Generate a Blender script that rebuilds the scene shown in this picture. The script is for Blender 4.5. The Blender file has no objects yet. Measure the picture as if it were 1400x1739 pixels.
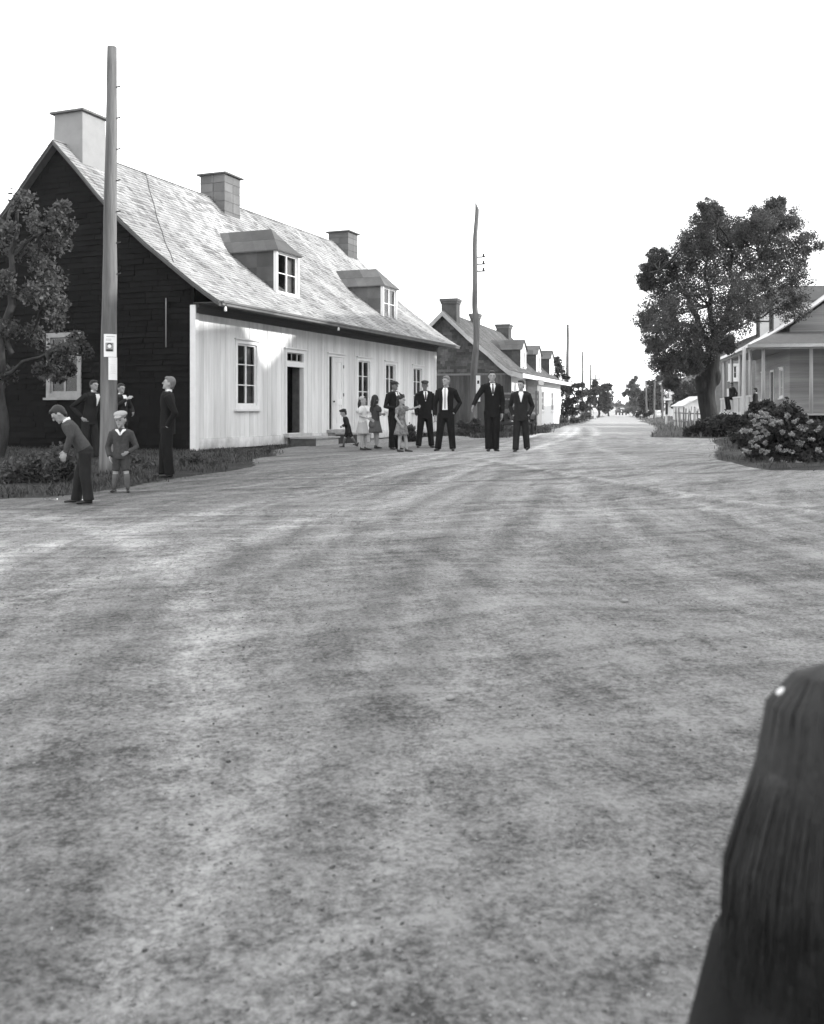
import bpy, math, random
import numpy as np
from mathutils import Vector, Matrix, noise as mnoise
random.seed(7); rng = np.random.default_rng(7)
R = math.radians
scene = bpy.context.scene
COL = scene.collection
F = 1640.0; HX = 700.0; HY = 697.0; EYE = 1.0

# ------------------------------------------------------------------ helpers
def at(x, y, d):
    """a real point from a sight line at distance d metres"""
    return Vector(((x-HX)/F*d, d, EYE+(HY-y)/F*d))
def gz(d):
    t = min(1, max(0, (d-13)/9.0)); return -.18*(1-t*t*(3-2*t))
def ground_at(x, y):
    d = 20.
    for _ in range(60): d = (EYE-gz(d))*F/(y-HY)
    return Vector(((x-HX)/F*d, d, gz(d)))

class MB:
    def __init__(s): s.v=[]; s.f=[]; s.r=[]
    def add(s, vs, fs, r=None):
        n=len(s.v); s.v += [tuple(p) for p in vs]
        s.f += [tuple(i+n for i in f) for f in fs]
        s.r += [random.random() if r is None else r]*len(fs)
    def box(s, c, d, M=None, r=None):
        x,y,z=[k/2 for k in d]
        vs=[Vector((sx*x,sy*y,sz*z)) for sz in(-1,1) for sy in(-1,1) for sx in(-1,1)]
        if M is not None: vs=[M@p for p in vs]
        c=Vector(c); vs=[p+c for p in vs]
        s.add(vs,[(0,2,3,1),(4,5,7,6),(0,1,5,4),(2,6,7,3),(0,4,6,2),(1,3,7,5)],r)
    def bx(s, x0,x1,y0,y1,z0,z1,r=None):
        s.box(((x0+x1)/2,(y0+y1)/2,(z0+z1)/2),(abs(x1-x0),abs(y1-y0),abs(z1-z0)),None,r)
    def bar(s, a, b, w, h, r=None):
        a=Vector(a); b=Vector(b); d=b-a; L=d.length
        if L<1e-6: return
        q=d.to_track_quat('Y','Z').to_matrix()
        s.box((a+b)/2,(w,L,h),q,r)
    def prism(s, poly, fn, a, b, r=None):
        """polygon of 2-d points, extruded; fn(u,v,w) -> point"""
        n=len(poly)
        vs=[fn(p[0],p[1],a) for p in poly]+[fn(p[0],p[1],b) for p in poly]
        fs=[tuple(range(n))[::-1], tuple(range(n,2*n))]+[(i,(i+1)%n,n+(i+1)%n,n+i) for i in range(n)]
        s.add(vs,fs,r)
    def loft(s, pts, hint=(1,0,0), n=12, r=None, cap=.55, mod=None):
        """pts: (centre, ra, rb); ra along hint"""
        P=[Vector(p[0]) for p in pts]; m=len(P); hint=Vector(hint); vs=[]
        for i in range(m):
            d=(P[min(i+1,m-1)]-P[max(i-1,0)])
            if d.length<1e-7: d=Vector((0,0,1))
            d.normalize(); a=hint-d*hint.dot(d)
            if a.length<1e-3: a=Vector((0,1,0))-d*d.y
            a.normalize(); b=d.cross(a)
            for k in range(n):
                t=2*math.pi*k/n; q=1 if mod is None else mod(i/(m-1),t)
                vs.append(P[i]+a*(math.cos(t)*pts[i][1]*q)+b*(math.sin(t)*pts[i][2]*q))
        fs=[]
        for i in range(m-1):
            for k in range(n):
                k2=(k+1)%n; fs.append((i*n+k,i*n+k2,(i+1)*n+k2,(i+1)*n+k))
        d0=(P[0]-P[1]).normalized()*min(pts[0][1],pts[0][2])*cap
        d1=(P[-1]-P[-2]).normalized()*min(pts[-1][1],pts[-1][2])*cap
        vs.append(P[0]+d0); vs.append(P[-1]+d1); c0=m*n; c1=c0+1
        for k in range(n):
            k2=(k+1)%n; fs.append((c0,k2,k)); fs.append((c1,(m-1)*n+k,(m-1)*n+k2))
        s.add(vs,fs,r)
    def ell(s, c, rad, M=None, nu=14, nv=9, r=None):
        c=Vector(c); vs=[]; fs=[]
        for j in range(1,nv):
            ph=math.pi*j/nv
            for k in range(nu):
                t=2*math.pi*k/nu
                vs.append(Vector((rad[0]*math.sin(ph)*math.cos(t),rad[1]*math.sin(ph)*math.sin(t),rad[2]*math.cos(ph))))
        vs.append(Vector((0,0,rad[2]))); vs.append(Vector((0,0,-rad[2]))); T=len(vs)-2
        for j in range(nv-2):
            for k in range(nu):
                k2=(k+1)%nu; fs.append((j*nu+k,(j+1)*nu+k,(j+1)*nu+k2,j*nu+k2))
        for k in range(nu):
            k2=(k+1)%nu; fs.append((T,k,k2)); fs.append((T+1,(nv-2)*nu+k2,(nv-2)*nu+k))
        if M is not None: vs=[M@p for p in vs]
        s.add([p+c for p in vs],fs,r)
    def mesh(s, name, smooth=False):
        me=bpy.data.meshes.new(name); me.from_pydata(s.v,[],s.f)
        a=me.attributes.new('rnd','FLOAT','FACE'); a.data.foreach_set('value',np.array(s.r,dtype=np.float32))
        if smooth: me.shade_smooth()
        me.update(); return me
    def build(s, name, mat, parent=None, smooth=False, voxel=None, sm=3):
        me=s.mesh(name,smooth)
        if voxel: me=remesh(me,voxel,sm,name)
        return link(name,me,mat,parent)
def link(name, me, mat, parent=None):
    o=bpy.data.objects.new(name,me); COL.objects.link(o)
    if mat is not None: me.materials.clear(); me.materials.append(mat)
    if parent is not None: o.parent=parent
    return o
def remesh(me, voxel, sm, name):
    t=bpy.data.objects.new('tmp',me); COL.objects.link(t)
    m=t.modifiers.new('r','REMESH'); m.mode='VOXEL'; m.voxel_size=voxel; m.use_smooth_shade=True
    if sm:
        k=t.modifiers.new('s','SMOOTH'); k.iterations=sm; k.factor=.5
    dg=bpy.context.evaluated_depsgraph_get()
    out=bpy.data.meshes.new_from_object(t.evaluated_get(dg)); out.name=name
    bpy.data.objects.remove(t); bpy.data.meshes.remove(me)
    return out
def tag(o, label, cat=None, group=None, kind=None):
    if label: o['label']=label
    if cat: o['category']=cat
    if group: o['group']=group
    if kind: o['kind']=kind
    return o
def empty(name, loc, rz=0, label=None, cat=None, group=None):
    o=bpy.data.objects.new(name,None); COL.objects.link(o); o.location=loc; o.rotation_euler=(0,0,rz)
    o.empty_display_size=.2
    return tag(o,label,cat,group)
def copy_tree(o, parent=None):
    c=o.copy(); COL.objects.link(c)
    if parent is not None: c.parent=parent
    for ch in list(o.children): copy_tree(ch,c)
    return c
def leaves_mesh(name, P, size, mat, parent=None, flat=0., asp=.5, rnd=None):
    """P: (n,3) points; rhombic leaves"""
    n=len(P); P=np.asarray(P,dtype=np.float64)
    a=rng.normal(size=(n,3)); a/=np.linalg.norm(a,axis=1)[:,None]
    b=rng.normal(size=(n,3)); b[:,2]*=(1-flat); b-=a*(a*b).sum(1)[:,None]; b/=np.linalg.norm(b,axis=1)[:,None]
    s=size*(.6+.8*rng.random(n))[:,None]
    nrm=np.cross(a,b)
    v=np.stack([P-a*s*.5,P-b*s*asp*.5+nrm*s*.08,P+a*s*.5,P+b*s*asp*.5+nrm*s*.08],1).reshape(-1,3)
    me=bpy.data.meshes.new(name)
    me.vertices.add(4*n); me.vertices.foreach_set('co',v.ravel())
    me.loops.add(4*n); me.loops.foreach_set('vertex_index',np.arange(4*n,dtype=np.int32))
    me.polygons.add(n); me.polygons.foreach_set('loop_start',np.arange(0,4*n,4,dtype=np.int32))
    at_=me.attributes.new('rnd','FLOAT','FACE'); at_.data.foreach_set('value',(rng.random(n) if rnd is None else rnd).astype(np.float32))
    me.update(); me.validate()
    return link(name,me,mat,parent)
def clump_points(clusters, per, sub=22, sig=.2, seed=None):
    """clusters: (centre, radius); leaf clumps spread through each"""
    out=[]; rr=[]
    for c,rad in clusters:
        k=max(4,int(sub)); u=rng.normal(size=(k,3)); u/=np.linalg.norm(u,axis=1)[:,None]
        u*=(rng.random(k)**.45)[:,None]*rad; u[:,2]*=.9
        tone=rng.random(k)
        idx=rng.integers(0,k,per)
        p=u[idx]+rng.normal(size=(per,3))*sig*rad
        out.append(p+np.array(c)[None,:]); rr.append(np.clip(tone[idx]*.6+rng.random(per)*.4,0,1))
    return np.concatenate(out),np.concatenate(rr)
def blades(name, pts, h, mat, parent=None, lean=.5, w=.012):
    P=np.asarray(pts); n=len(P); ang=rng.random(n)*2*math.pi
    hh=h*(.4+.9*rng.random(n)); wd=w*(.6+.8*rng.random(n))
    dx=np.cos(ang); dy=np.sin(ang); z0=np.zeros(n)
    side=np.stack([-dy,dx,z0],1); ld=np.stack([dx,dy,z0],1)*(lean*hh*rng.random(n))[:,None]
    up=np.stack([z0,z0,hh],1)
    a=P-side*wd[:,None]; b=P+side*wd[:,None]
    c=P+ld*.35+up*.6+side*wd[:,None]*.8; d=P+ld*.35+up*.6-side*wd[:,None]*.8; e=P+ld+up
    v=np.stack([a,b,c,d,e],1).reshape(-1,3); me=bpy.data.meshes.new(name)
    me.vertices.add(5*n); me.vertices.foreach_set('co',v.ravel())
    base=np.arange(n)*5
    q=np.stack([base,base+1,base+2,base+3],1); t=np.stack([base+3,base+2,base+4],1)
    li=np.concatenate([q.ravel(),t.ravel()]).astype(np.int32)
    me.loops.add(len(li)); me.loops.foreach_set('vertex_index',li)
    ls=np.concatenate([np.arange(n)*4,4*n+np.arange(n)*3]).astype(np.int32)
    me.polygons.add(2*n); me.polygons.foreach_set('loop_start',ls)
    rv=rng.random(n); a_=me.attributes.new('rnd','FLOAT','FACE'); a_.data.foreach_set('value',np.concatenate([rv,rv]).astype(np.float32))
    me.update(); me.validate()
    return link(name,me,mat,parent)

# ------------------------------------------------------------------ materials (a black-and-white world: every colour is a grey)
def newmat(name):
    m=bpy.data.materials.new(name); m.use_nodes=True; nt=m.node_tree
    return m,nt,nt.nodes['Principled BSDF']
def node(nt,t,**k):
    n=nt.nodes.new(t)
    for a,b in k.items():
        if a in n.inputs: n.inputs[a].default_value=b
        else: setattr(n,a,b)
    return n
def L(nt,a,b): nt.links.new(a,b)
def math_(nt,op,a,b=None,c=None,clamp=False):
    n=nt.nodes.new('ShaderNodeMath'); n.operation=op; n.use_clamp=clamp
    for i,x in enumerate((a,b,c)):
        if x is None: continue
        if hasattr(x,'links'): nt.links.new(x,n.inputs[i])
        else: n.inputs[i].default_value=x
    return n.outputs[0]
def coords(nt, scale=(1,1,1), world=False):
    if world:
        g=nt.nodes.new('ShaderNodeNewGeometry').outputs['Position']
    else: g=nt.nodes.new('ShaderNodeTexCoord').outputs['Object']
    mp=nt.nodes.new('ShaderNodeMapping'); mp.inputs['Scale'].default_value=scale; nt.links.new(g,mp.inputs['Vector'])
    return mp.outputs[0]
def nz(nt, vec, scale, detail=4, rough=.6, lo=None, hi=None):
    n=nt.nodes.new('ShaderNodeTexNoise'); n.inputs['Scale'].default_value=scale; n.inputs['Detail'].default_value=detail; n.inputs['Roughness'].default_value=rough
    nt.links.new(vec,n.inputs['Vector']); o=n.outputs['Fac']
    if lo is not None:
        mr=nt.nodes.new('ShaderNodeMapRange'); nt.links.new(o,mr.inputs[0]); mr.inputs[1].default_value=lo; mr.inputs[2].default_value=hi; o=mr.outputs[0]
    return o
def grey(nt, val):
    c=nt.nodes.new('ShaderNodeCombineColor')
    for i in range(3): nt.links.new(val,c.inputs[i])
    return c.outputs[0]
def M(name, v, rough=.85, amp=.25, scale=3., stretch=(1,1,1), rnd=.0, bump=.0, bscale=None, spec=.3, coarse=0., metal=0., dark=0., splash=0.):
    """grey v modulated by fine noise, coarse noise and the per-piece value"""
    m,nt,b=newmat(name); vec=coords(nt,stretch)
    n1=nz(nt,vec,scale,6,.65); f=math_(nt,'MULTIPLY_ADD',math_(nt,'SUBTRACT',n1,.5),2*amp*1.6,1.)
    if coarse:
        n2=nz(nt,vec,scale*.13,3,.5,.35,.65); f=math_(nt,'MULTIPLY',f,math_(nt,'MULTIPLY_ADD',math_(nt,'SUBTRACT',n2,.5),2*coarse,1.))
    if rnd:
        a=nt.nodes.new('ShaderNodeAttribute'); a.attribute_name='rnd'
        f=math_(nt,'MULTIPLY',f,math_(nt,'MULTIPLY_ADD',math_(nt,'SUBTRACT',a.outputs['Fac'],.5),2*rnd,1.))
    if dark:   # odd pieces weathered darker, gathered in loose patches
        pn=nz(nt,coords(nt,(.5,1.3,1.3)),.9,4,.6,.42,.66)
        th=math_(nt,'MULTIPLY_ADD',pn,dark*2.2,dark*.25)
        dk=math_(nt,'LESS_THAN',a.outputs['Fac'],th); f=math_(nt,'MULTIPLY',f,math_(nt,'MULTIPLY_ADD',dk,-.30,1.))
        pn2=nz(nt,coords(nt,(2.,1.,1.)),3.2,6,.8,.54,.74); f=math_(nt,'MULTIPLY',f,math_(nt,'MULTIPLY_ADD',pn2,-.45,1.))
    if splash: # mud thrown up on the lowest boards
        sx=nt.nodes.new('ShaderNodeSeparateXYZ'); L(nt,nt.nodes.new('ShaderNodeTexCoord').outputs['Object'],sx.inputs[0])
        hn=nz(nt,coords(nt,(1,1,1)),2.2,6,.7); hm=math_(nt,'MULTIPLY_ADD',hn,.9,-.12)
        sp_=math_(nt,'MULTIPLY',math_(nt,'SUBTRACT',hm,sx.outputs[2]),2.6,None,True); f=math_(nt,'MULTIPLY',f,math_(nt,'MULTIPLY_ADD',sp_,-splash,1.))
    val=math_(nt,'MAXIMUM',math_(nt,'MINIMUM',math_(nt,'MULTIPLY',f,v),.85),.003)
    L(nt,grey(nt,val),b.inputs['Base Color'])
    b.inputs['Roughness'].default_value=rough; b.inputs['Specular IOR Level'].default_value=spec; b.inputs['Metallic'].default_value=metal
    if bump:
        bn=nt.nodes.new('ShaderNodeBump'); bn.inputs['Strength'].default_value=bump; bn.inputs['Distance'].default_value=.02
        L(nt,nz(nt,vec,bscale or scale*3,5,.6),bn.inputs['Height']); L(nt,bn.outputs[0],b.inputs['Normal'])
    return m
def leafmat(name, v, rnd=.5, trans=.35):
    m,nt,b=newmat(name); a=nt.nodes.new('ShaderNodeAttribute'); a.attribute_name='rnd'
    val=math_(nt,'MULTIPLY',math_(nt,'MULTIPLY_ADD',math_(nt,'SUBTRACT',a.outputs['Fac'],.5),2*rnd,1.),v)
    g=grey(nt,val); L(nt,g,b.inputs['Base Color']); b.inputs['Roughness'].default_value=.6; b.inputs['Specular IOR Level'].default_value=.35
    t=nt.nodes.new('ShaderNodeBsdfTranslucent'); L(nt,g,t.inputs[0]); mx=nt.nodes.new('ShaderNodeMixShader'); mx.inputs[0].default_value=trans
    L(nt,b.outputs[0],mx.inputs[1]); L(nt,t.outputs[0],mx.inputs[2]); L(nt,mx.outputs[0],nt.nodes['Material Output'].inputs[0])
    return m
def glassmat():
    m,nt,b=newmat('window_glass'); out=nt.nodes['Material Output']
    gl=nt.nodes.new('ShaderNodeBsdfGlossy'); gl.inputs['Roughness'].default_value=.03; gl.inputs[0].default_value=(.9,.9,.9,1)
    tr=nt.nodes.new('ShaderNodeBsdfTransparent'); tr.inputs[0].default_value=(.82,.82,.82,1)
    fr=nt.nodes.new('ShaderNodeFresnel'); fr.inputs[0].default_value=1.5
    mx=nt.nodes.new('ShaderNodeMixShader'); L(nt,fr.outputs[0],mx.inputs[0]); L(nt,tr.outputs[0],mx.inputs[1]); L(nt,gl.outputs[0],mx.inputs[2]); L(nt,mx.outputs[0],out.inputs[0])
    return m

m_glass=glassmat()
m_board=M('white_painted_boards',.69,.8,.22,1.8,(3,3,.30),rnd=.10,bump=.25,bscale=14,coarse=.12,splash=.5)
m_trim=M('white_trim_paint',.72,.6,.10,4,rnd=.05,bump=.1)
m_trimold=M('worn_grey_white_paint',.36,.8,.28,5,(1,1,1),rnd=.12,bump=.2,coarse=.2)
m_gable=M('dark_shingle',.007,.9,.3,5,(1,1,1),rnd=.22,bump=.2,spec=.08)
m_roof=M('weathered_cedar_shingle',.29,.9,.30,2.2,(3.0,.8,.8),rnd=.16,bump=.35,bscale=12,coarse=.22,dark=.12)
m_roofedge=M('roof_edge_wood',.10,.9,.35,4,rnd=.3,bump=.3)
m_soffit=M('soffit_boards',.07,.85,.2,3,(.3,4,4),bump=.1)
m_fascia=M('fascia_grey_wood',.15,.85,.3,5,rnd=.1,bump=.2)
m_gabletrim=M('dull_window_paint',.26,.85,.3,5,bump=.2)
m_tin=M('sheet_tin',.105,.75,.30,2.2,rnd=.30,bump=.1,coarse=.3,spec=.35)
m_tinlight=M('weathered_tin_chimney',.12,.75,.22,2.5,rnd=.2,bump=.1,coarse=.15)
m_plaster=M('chimney_plaster',.25,.9,.12,3,bump=.15,coarse=.1)
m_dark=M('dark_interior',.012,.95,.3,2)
m_curtain=M('curtain_cloth',.34,.9,.1,6)
m_wood=M('pole_wood',.135,.9,.55,3,(4,4,.35),bump=1.,bscale=8,coarse=.45)
m_woodgrey=M('grey_wood',.17,.9,.35,5,(4,4,.7),rnd=.3,bump=.4)
m_step=M('step_wood',.34,.9,.3,5,(1,4,4),rnd=.2,bump=.4)
m_stepside=M('step_side',.075,.9,.4,6,rnd=.2,bump=.4)
m_paper=M('poster_paper',.78,.8,.05,8)
m_ink=M('printed_ink',.035,.8,.4,30)
m_inkgrey=M('printed_grey',.28,.8,.2,60)
m_iron=M('dark_iron',.02,.5,.3,8,spec=.4)
m_ceramic=M('ceramic',.75,.25,.05,5,spec=.5)
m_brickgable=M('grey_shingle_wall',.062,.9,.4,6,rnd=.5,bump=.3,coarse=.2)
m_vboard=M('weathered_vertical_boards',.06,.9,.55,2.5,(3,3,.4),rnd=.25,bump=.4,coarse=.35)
m_roof2=M('grey_shingle_roof',.085,.9,.3,4,(3,.8,.8),rnd=.3,bump=.3,coarse=.2)
m_white=M('whitewash',.78,.8,.05,2,bump=.05)
m_whitegrey=M('pale_painted_wood',.50,.8,.12,3,rnd=.08)
m_greywall=M('grey_stucco',.22,.9,.25,6,rnd=.1,bump=.2)
m_leaf=leafmat('foliage_leaf',.075,.55); m_leafdark=leafmat('dark_foliage_leaf',.040,.5); m_leaflight=leafmat('pale_foliage_leaf',.11,.4)
m_grass=leafmat('grass_blade',.052,.7,.25); m_grasslight=leafmat('dry_grass_blade',.12,.5,.25)
m_petal=leafmat('flower_petal',.30,.45,.3)
m_bark=M('bark',.030,.95,.7,4,(3,3,.6),bump=1.,bscale=5,coarse=.4)
m_skin=M('skin',.30,.55,.08,6,spec=.35); m_skindark=M('tanned_skin',.15,.6,.1,6)
m_suit=M('black_suit_wool',.010,.9,.35,12,(1,1,.5),bump=.9,bscale=9,spec=.15); m_suit2=M('charcoal_suit_wool',.019,.9,.35,12,(1,1,.5),bump=.9,bscale=9,spec=.15)
m_shirt=M('white_shirt_cloth',.72,.85,.06,10); m_tie=M('dark_tie',.03,.7,.3,40); m_tielight=M('pale_tie',.30,.7,.3,40)
m_shoe=M('black_leather',.012,.4,.2,8,spec=.4)
m_hair=M('dark_hair',.015,.55,.4,40,(1,1,.3),bump=.4,spec=.4); m_hairlight=M('fair_hair',.13,.6,.3,40,(1,1,.3),bump=.3)
m_sweater=M('knit_sweater',.055,.95,.3,30,bump=.5); m_tweed=M('boy_jacket_cloth',.050,.95,.4,30,bump=.3); m_capwool=M('pale_cap_wool',.30,.95,.25,40,bump=.4); m_capdark=M('dark_cap_wool',.03,.95,.3,40,bump=.3)
m_dresslight=M('pale_dress_cotton',.33,.9,.1,8,bump=.1); m_blouse=M('pale_blouse',.52,.9,.1,8); m_dressgrey=M('grey_dress_cotton',.10,.9,.15,8)
m_print=M('floral_print_cotton',.15,.9,.95,16,bump=.1); m_bag=M('grey_bag_cloth',.11,.8,.2,9); m_sock=M('stocking',.10,.9,.2,9)

# ------------------------------------------------------------------ camera, light, sky
cam_d=bpy.data.cameras.new('camera'); cam=bpy.data.objects.new('camera',cam_d); COL.objects.link(cam); scene.camera=cam
cam.location=(0,0,EYE); cam.rotation_euler=(R(90),0,0)
cam_d.sensor_fit='VERTICAL'; cam_d.sensor_height=80; cam_d.sensor_width=80*1400/1739; cam_d.lens=F/1739*80
cam_d.shift_y=-(1739/2-HY)/1739; cam_d.clip_end=5000; cam_d.clip_start=.05
cam_d.dof.use_dof=True; cam_d.dof.focus_distance=24; cam_d.dof.aperture_fstop=11.0
SUN_H=Vector((.985,-.17)).normalized(); EL=R(19)
sdir=Vector((SUN_H.x*math.cos(EL),SUN_H.y*math.cos(EL),math.sin(EL)))
sd=bpy.data.lights.new('sun','SUN'); so=bpy.data.objects.new('sun',sd); COL.objects.link(so)
sd.energy=2.8; sd.angle=R(.6); sd.color=(1,.995,.98); so.rotation_euler=sdir.to_track_quat('Z','Y').to_euler(); so.location=(30,-5,40)
w=bpy.data.worlds.new('World'); scene.world=w; w.use_nodes=True; wn=w.node_tree
sky=wn.nodes.new('ShaderNodeTexSky'); sky.sky_type='NISHITA'; sky.sun_disc=False; sky.sun_elevation=EL
sky.sun_rotation=math.atan2(SUN_H.x,SUN_H.y); sky.air_density=1.; sky.dust_density=1.; sky.ozone_density=1.
bw=wn.nodes.new('ShaderNodeRGBToBW'); wn.links.new(sky.outputs[0],bw.inputs[0])
# panchromatic film over a milky sky: even out the luminance of the sky
pw=math_(wn,'POWER',bw.outputs[0],.22); sc=math_(wn,'MULTIPLY',pw,7.0)
cc=wn.nodes.new('ShaderNodeCombineColor')
for i,k in enumerate((.992,1.,1.008)): wn.links.new(math_(wn,'MULTIPLY',sc,k),cc.inputs[i])
bg=wn.nodes['Background']; wn.links.new(cc.outputs[0],bg.inputs[0]); bg.inputs[1].default_value=.15
scene.view_settings.view_transform='Standard'; scene.view_settings.look='None'; scene.view_settings.exposure=.85; scene.view_settings.gamma=1
scene.render.engine='CYCLES'; scene.cycles.max_bounces=6; scene.cycles.transparent_max_bounces=8

# ------------------------------------------------------------------ ground
def axis(segs):
    out=[]
    for a,b,st,gr in segs:
        x=a
        while x<b: out.append(x); x+=st; st*=gr
    out.append(segs[-1][1]); return np.array(out)
def fade(t): t=np.clip(t,0,1); return t*t*(3-2*t)
def ground_h(X,Y):
    z=-.18*(1-fade((Y-13)/9.))
    # the graded ridge that crosses the road mouth on the right
    t=(X-2.38)/2.0; cy=17.75-6.02*t; dist=(Y-cy)*.32
    z=z+.035*np.exp(-(dist/.16)**2)*np.clip((X-1.6)/1.5,0,1)*np.clip((9-X)/2,0,1)
    return z
xs_p=axis([(0,9,.11,1.0),(9,60,.14,1.09),(60,1500,5,1.3)]); xs=np.concatenate([-xs_p[:0:-1],xs_p])
ys=np.concatenate([-axis([(0,8,.6,1.1),(8,300,2,1.4)])[:0:-1],axis([(0,20,.09,1.0),(20,60,.1,1.03),(60,2500,3,1.15)])])
GX,GY=np.meshgrid(xs,ys); GZ=ground_h(GX,GY)
nx,ny=len(xs),len(ys)
bumpy=np.zeros_like(GZ)
for j in range(ny):
    if not(0<ys[j]<45): continue
    for i in range(nx):
        if abs(xs[i])<20:
            x,y=xs[i],ys[j]
            bumpy[j,i]=.022*mnoise.noise((x*.45,y*.45,3))+.012*mnoise.noise((x*1.3,y*1.3,8))+.007*mnoise.noise((x*4,y*4,1))
GZ=GZ+bumpy
# wheel tracks: pairs of shallow ruts swept along real paths across the crossing
track=np.zeros_like(GZ)
def bez(p,n=260):
    t=np.linspace(0,1,n)[:,None]; p=[np.array(q,float) for q in p]
    return (1-t)**3*p[0]+3*(1-t)**2*t*p[1]+3*(1-t)*t*t*p[2]+t**3*p[3]
def splat(path,off,w,amp):
    d=np.gradient(path,axis=0); d/=np.linalg.norm(d,axis=1)[:,None]+1e-9
    q=path+np.stack([d[:,1],-d[:,0]],1)*off; acc=np.zeros_like(GZ)
    for x,y in q:
        if not(abs(x)<25 and .5<y<70): continue
        i0,i1=np.searchsorted(xs,[x-w*2.5,x+w*2.5]); j0,j1=np.searchsorted(ys,[y-w*2.5,y+w*2.5])
        if i1<=i0 or j1<=j0: continue
        gg=np.exp(-((xs[None,i0:i1]-x)**2+(ys[j0:j1,None]-y)**2)/(2*w*w)); acc[j0:j1,i0:i1]=np.maximum(acc[j0:j1,i0:i1],gg)
    return acc*amp
rt=random.Random(5)
fams=[]
for k in range(15):   # out of the far road, round to the left
    o=rt.uniform(-2,2); e=rt.uniform(4,15); fams.append(bez([(9+o*.6,58),(3.5+o,30-rt.uniform(0,3)),(1.5+o,e+6),(-15,e-1)],420))
for k in range(11):   # straight on past the camera
    o=rt.uniform(-2.4,2.4); e=rt.uniform(-5,5.5); fams.append(bez([(9+o*.5,58),(4.5+o,30),(e*.5+1.5,14),(e,.3)],420))
for k in range(7):   # from the left street to the right-hand turning
    o=rt.uniform(-2,4); fams.append(bez([(-13,9+o),(-4,10.5+o),(3,12+o*1.2),(15,19+o)],300))
for k in range(8):   # tight turns in the left foreground
    o=rt.uniform(-1.5,1.5); fams.append(bez([(-9,11+o),(-4.5+o*.4,10.8+o),(-2.6+o,8),(-2.2+o*1.4,.3)],300))
for p in fams:
    a=rt.choice([1,1,1,-1])*rt.uniform(.35,1); w=rt.uniform(.06,.12)
    for s_ in (-.7,.7): track+=splat(p,s_,w,a)
bl=np.stack([np.linspace(1.6,9.5,200),17.75-3.01*(np.linspace(1.6,9.5,200)-2.38)],1)
GZ=GZ-.007*np.clip(track,-1.5,1.5)
track+=splat(bl,0.,.11,1.3)+splat(bl,.22,.10,-1.3)+splat(bl,-.22,.10,-1.3)*0
me=bpy.data.meshes.new('ground'); me.vertices.add(nx*ny); me.vertices.foreach_set('co',np.stack([GX,GY,GZ],-1).ravel())
ii,jj=np.meshgrid(np.arange(nx-1),np.arange(ny-1)); b0=(jj*nx+ii).ravel()
q=np.stack([b0,b0+1,b0+1+nx,b0+nx],1).astype(np.int32); me.loops.add(q.size); me.loops.foreach_set('vertex_index',q.ravel())
me.polygons.add(len(q)); me.polygons.foreach_set('loop_start',np.arange(0,q.size,4,dtype=np.int32)); me.update(); me.shade_smooth()
ta=me.attributes.new('track','FLOAT','POINT'); ta.data.foreach_set('value',track.ravel().astype(np.float32))
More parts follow.
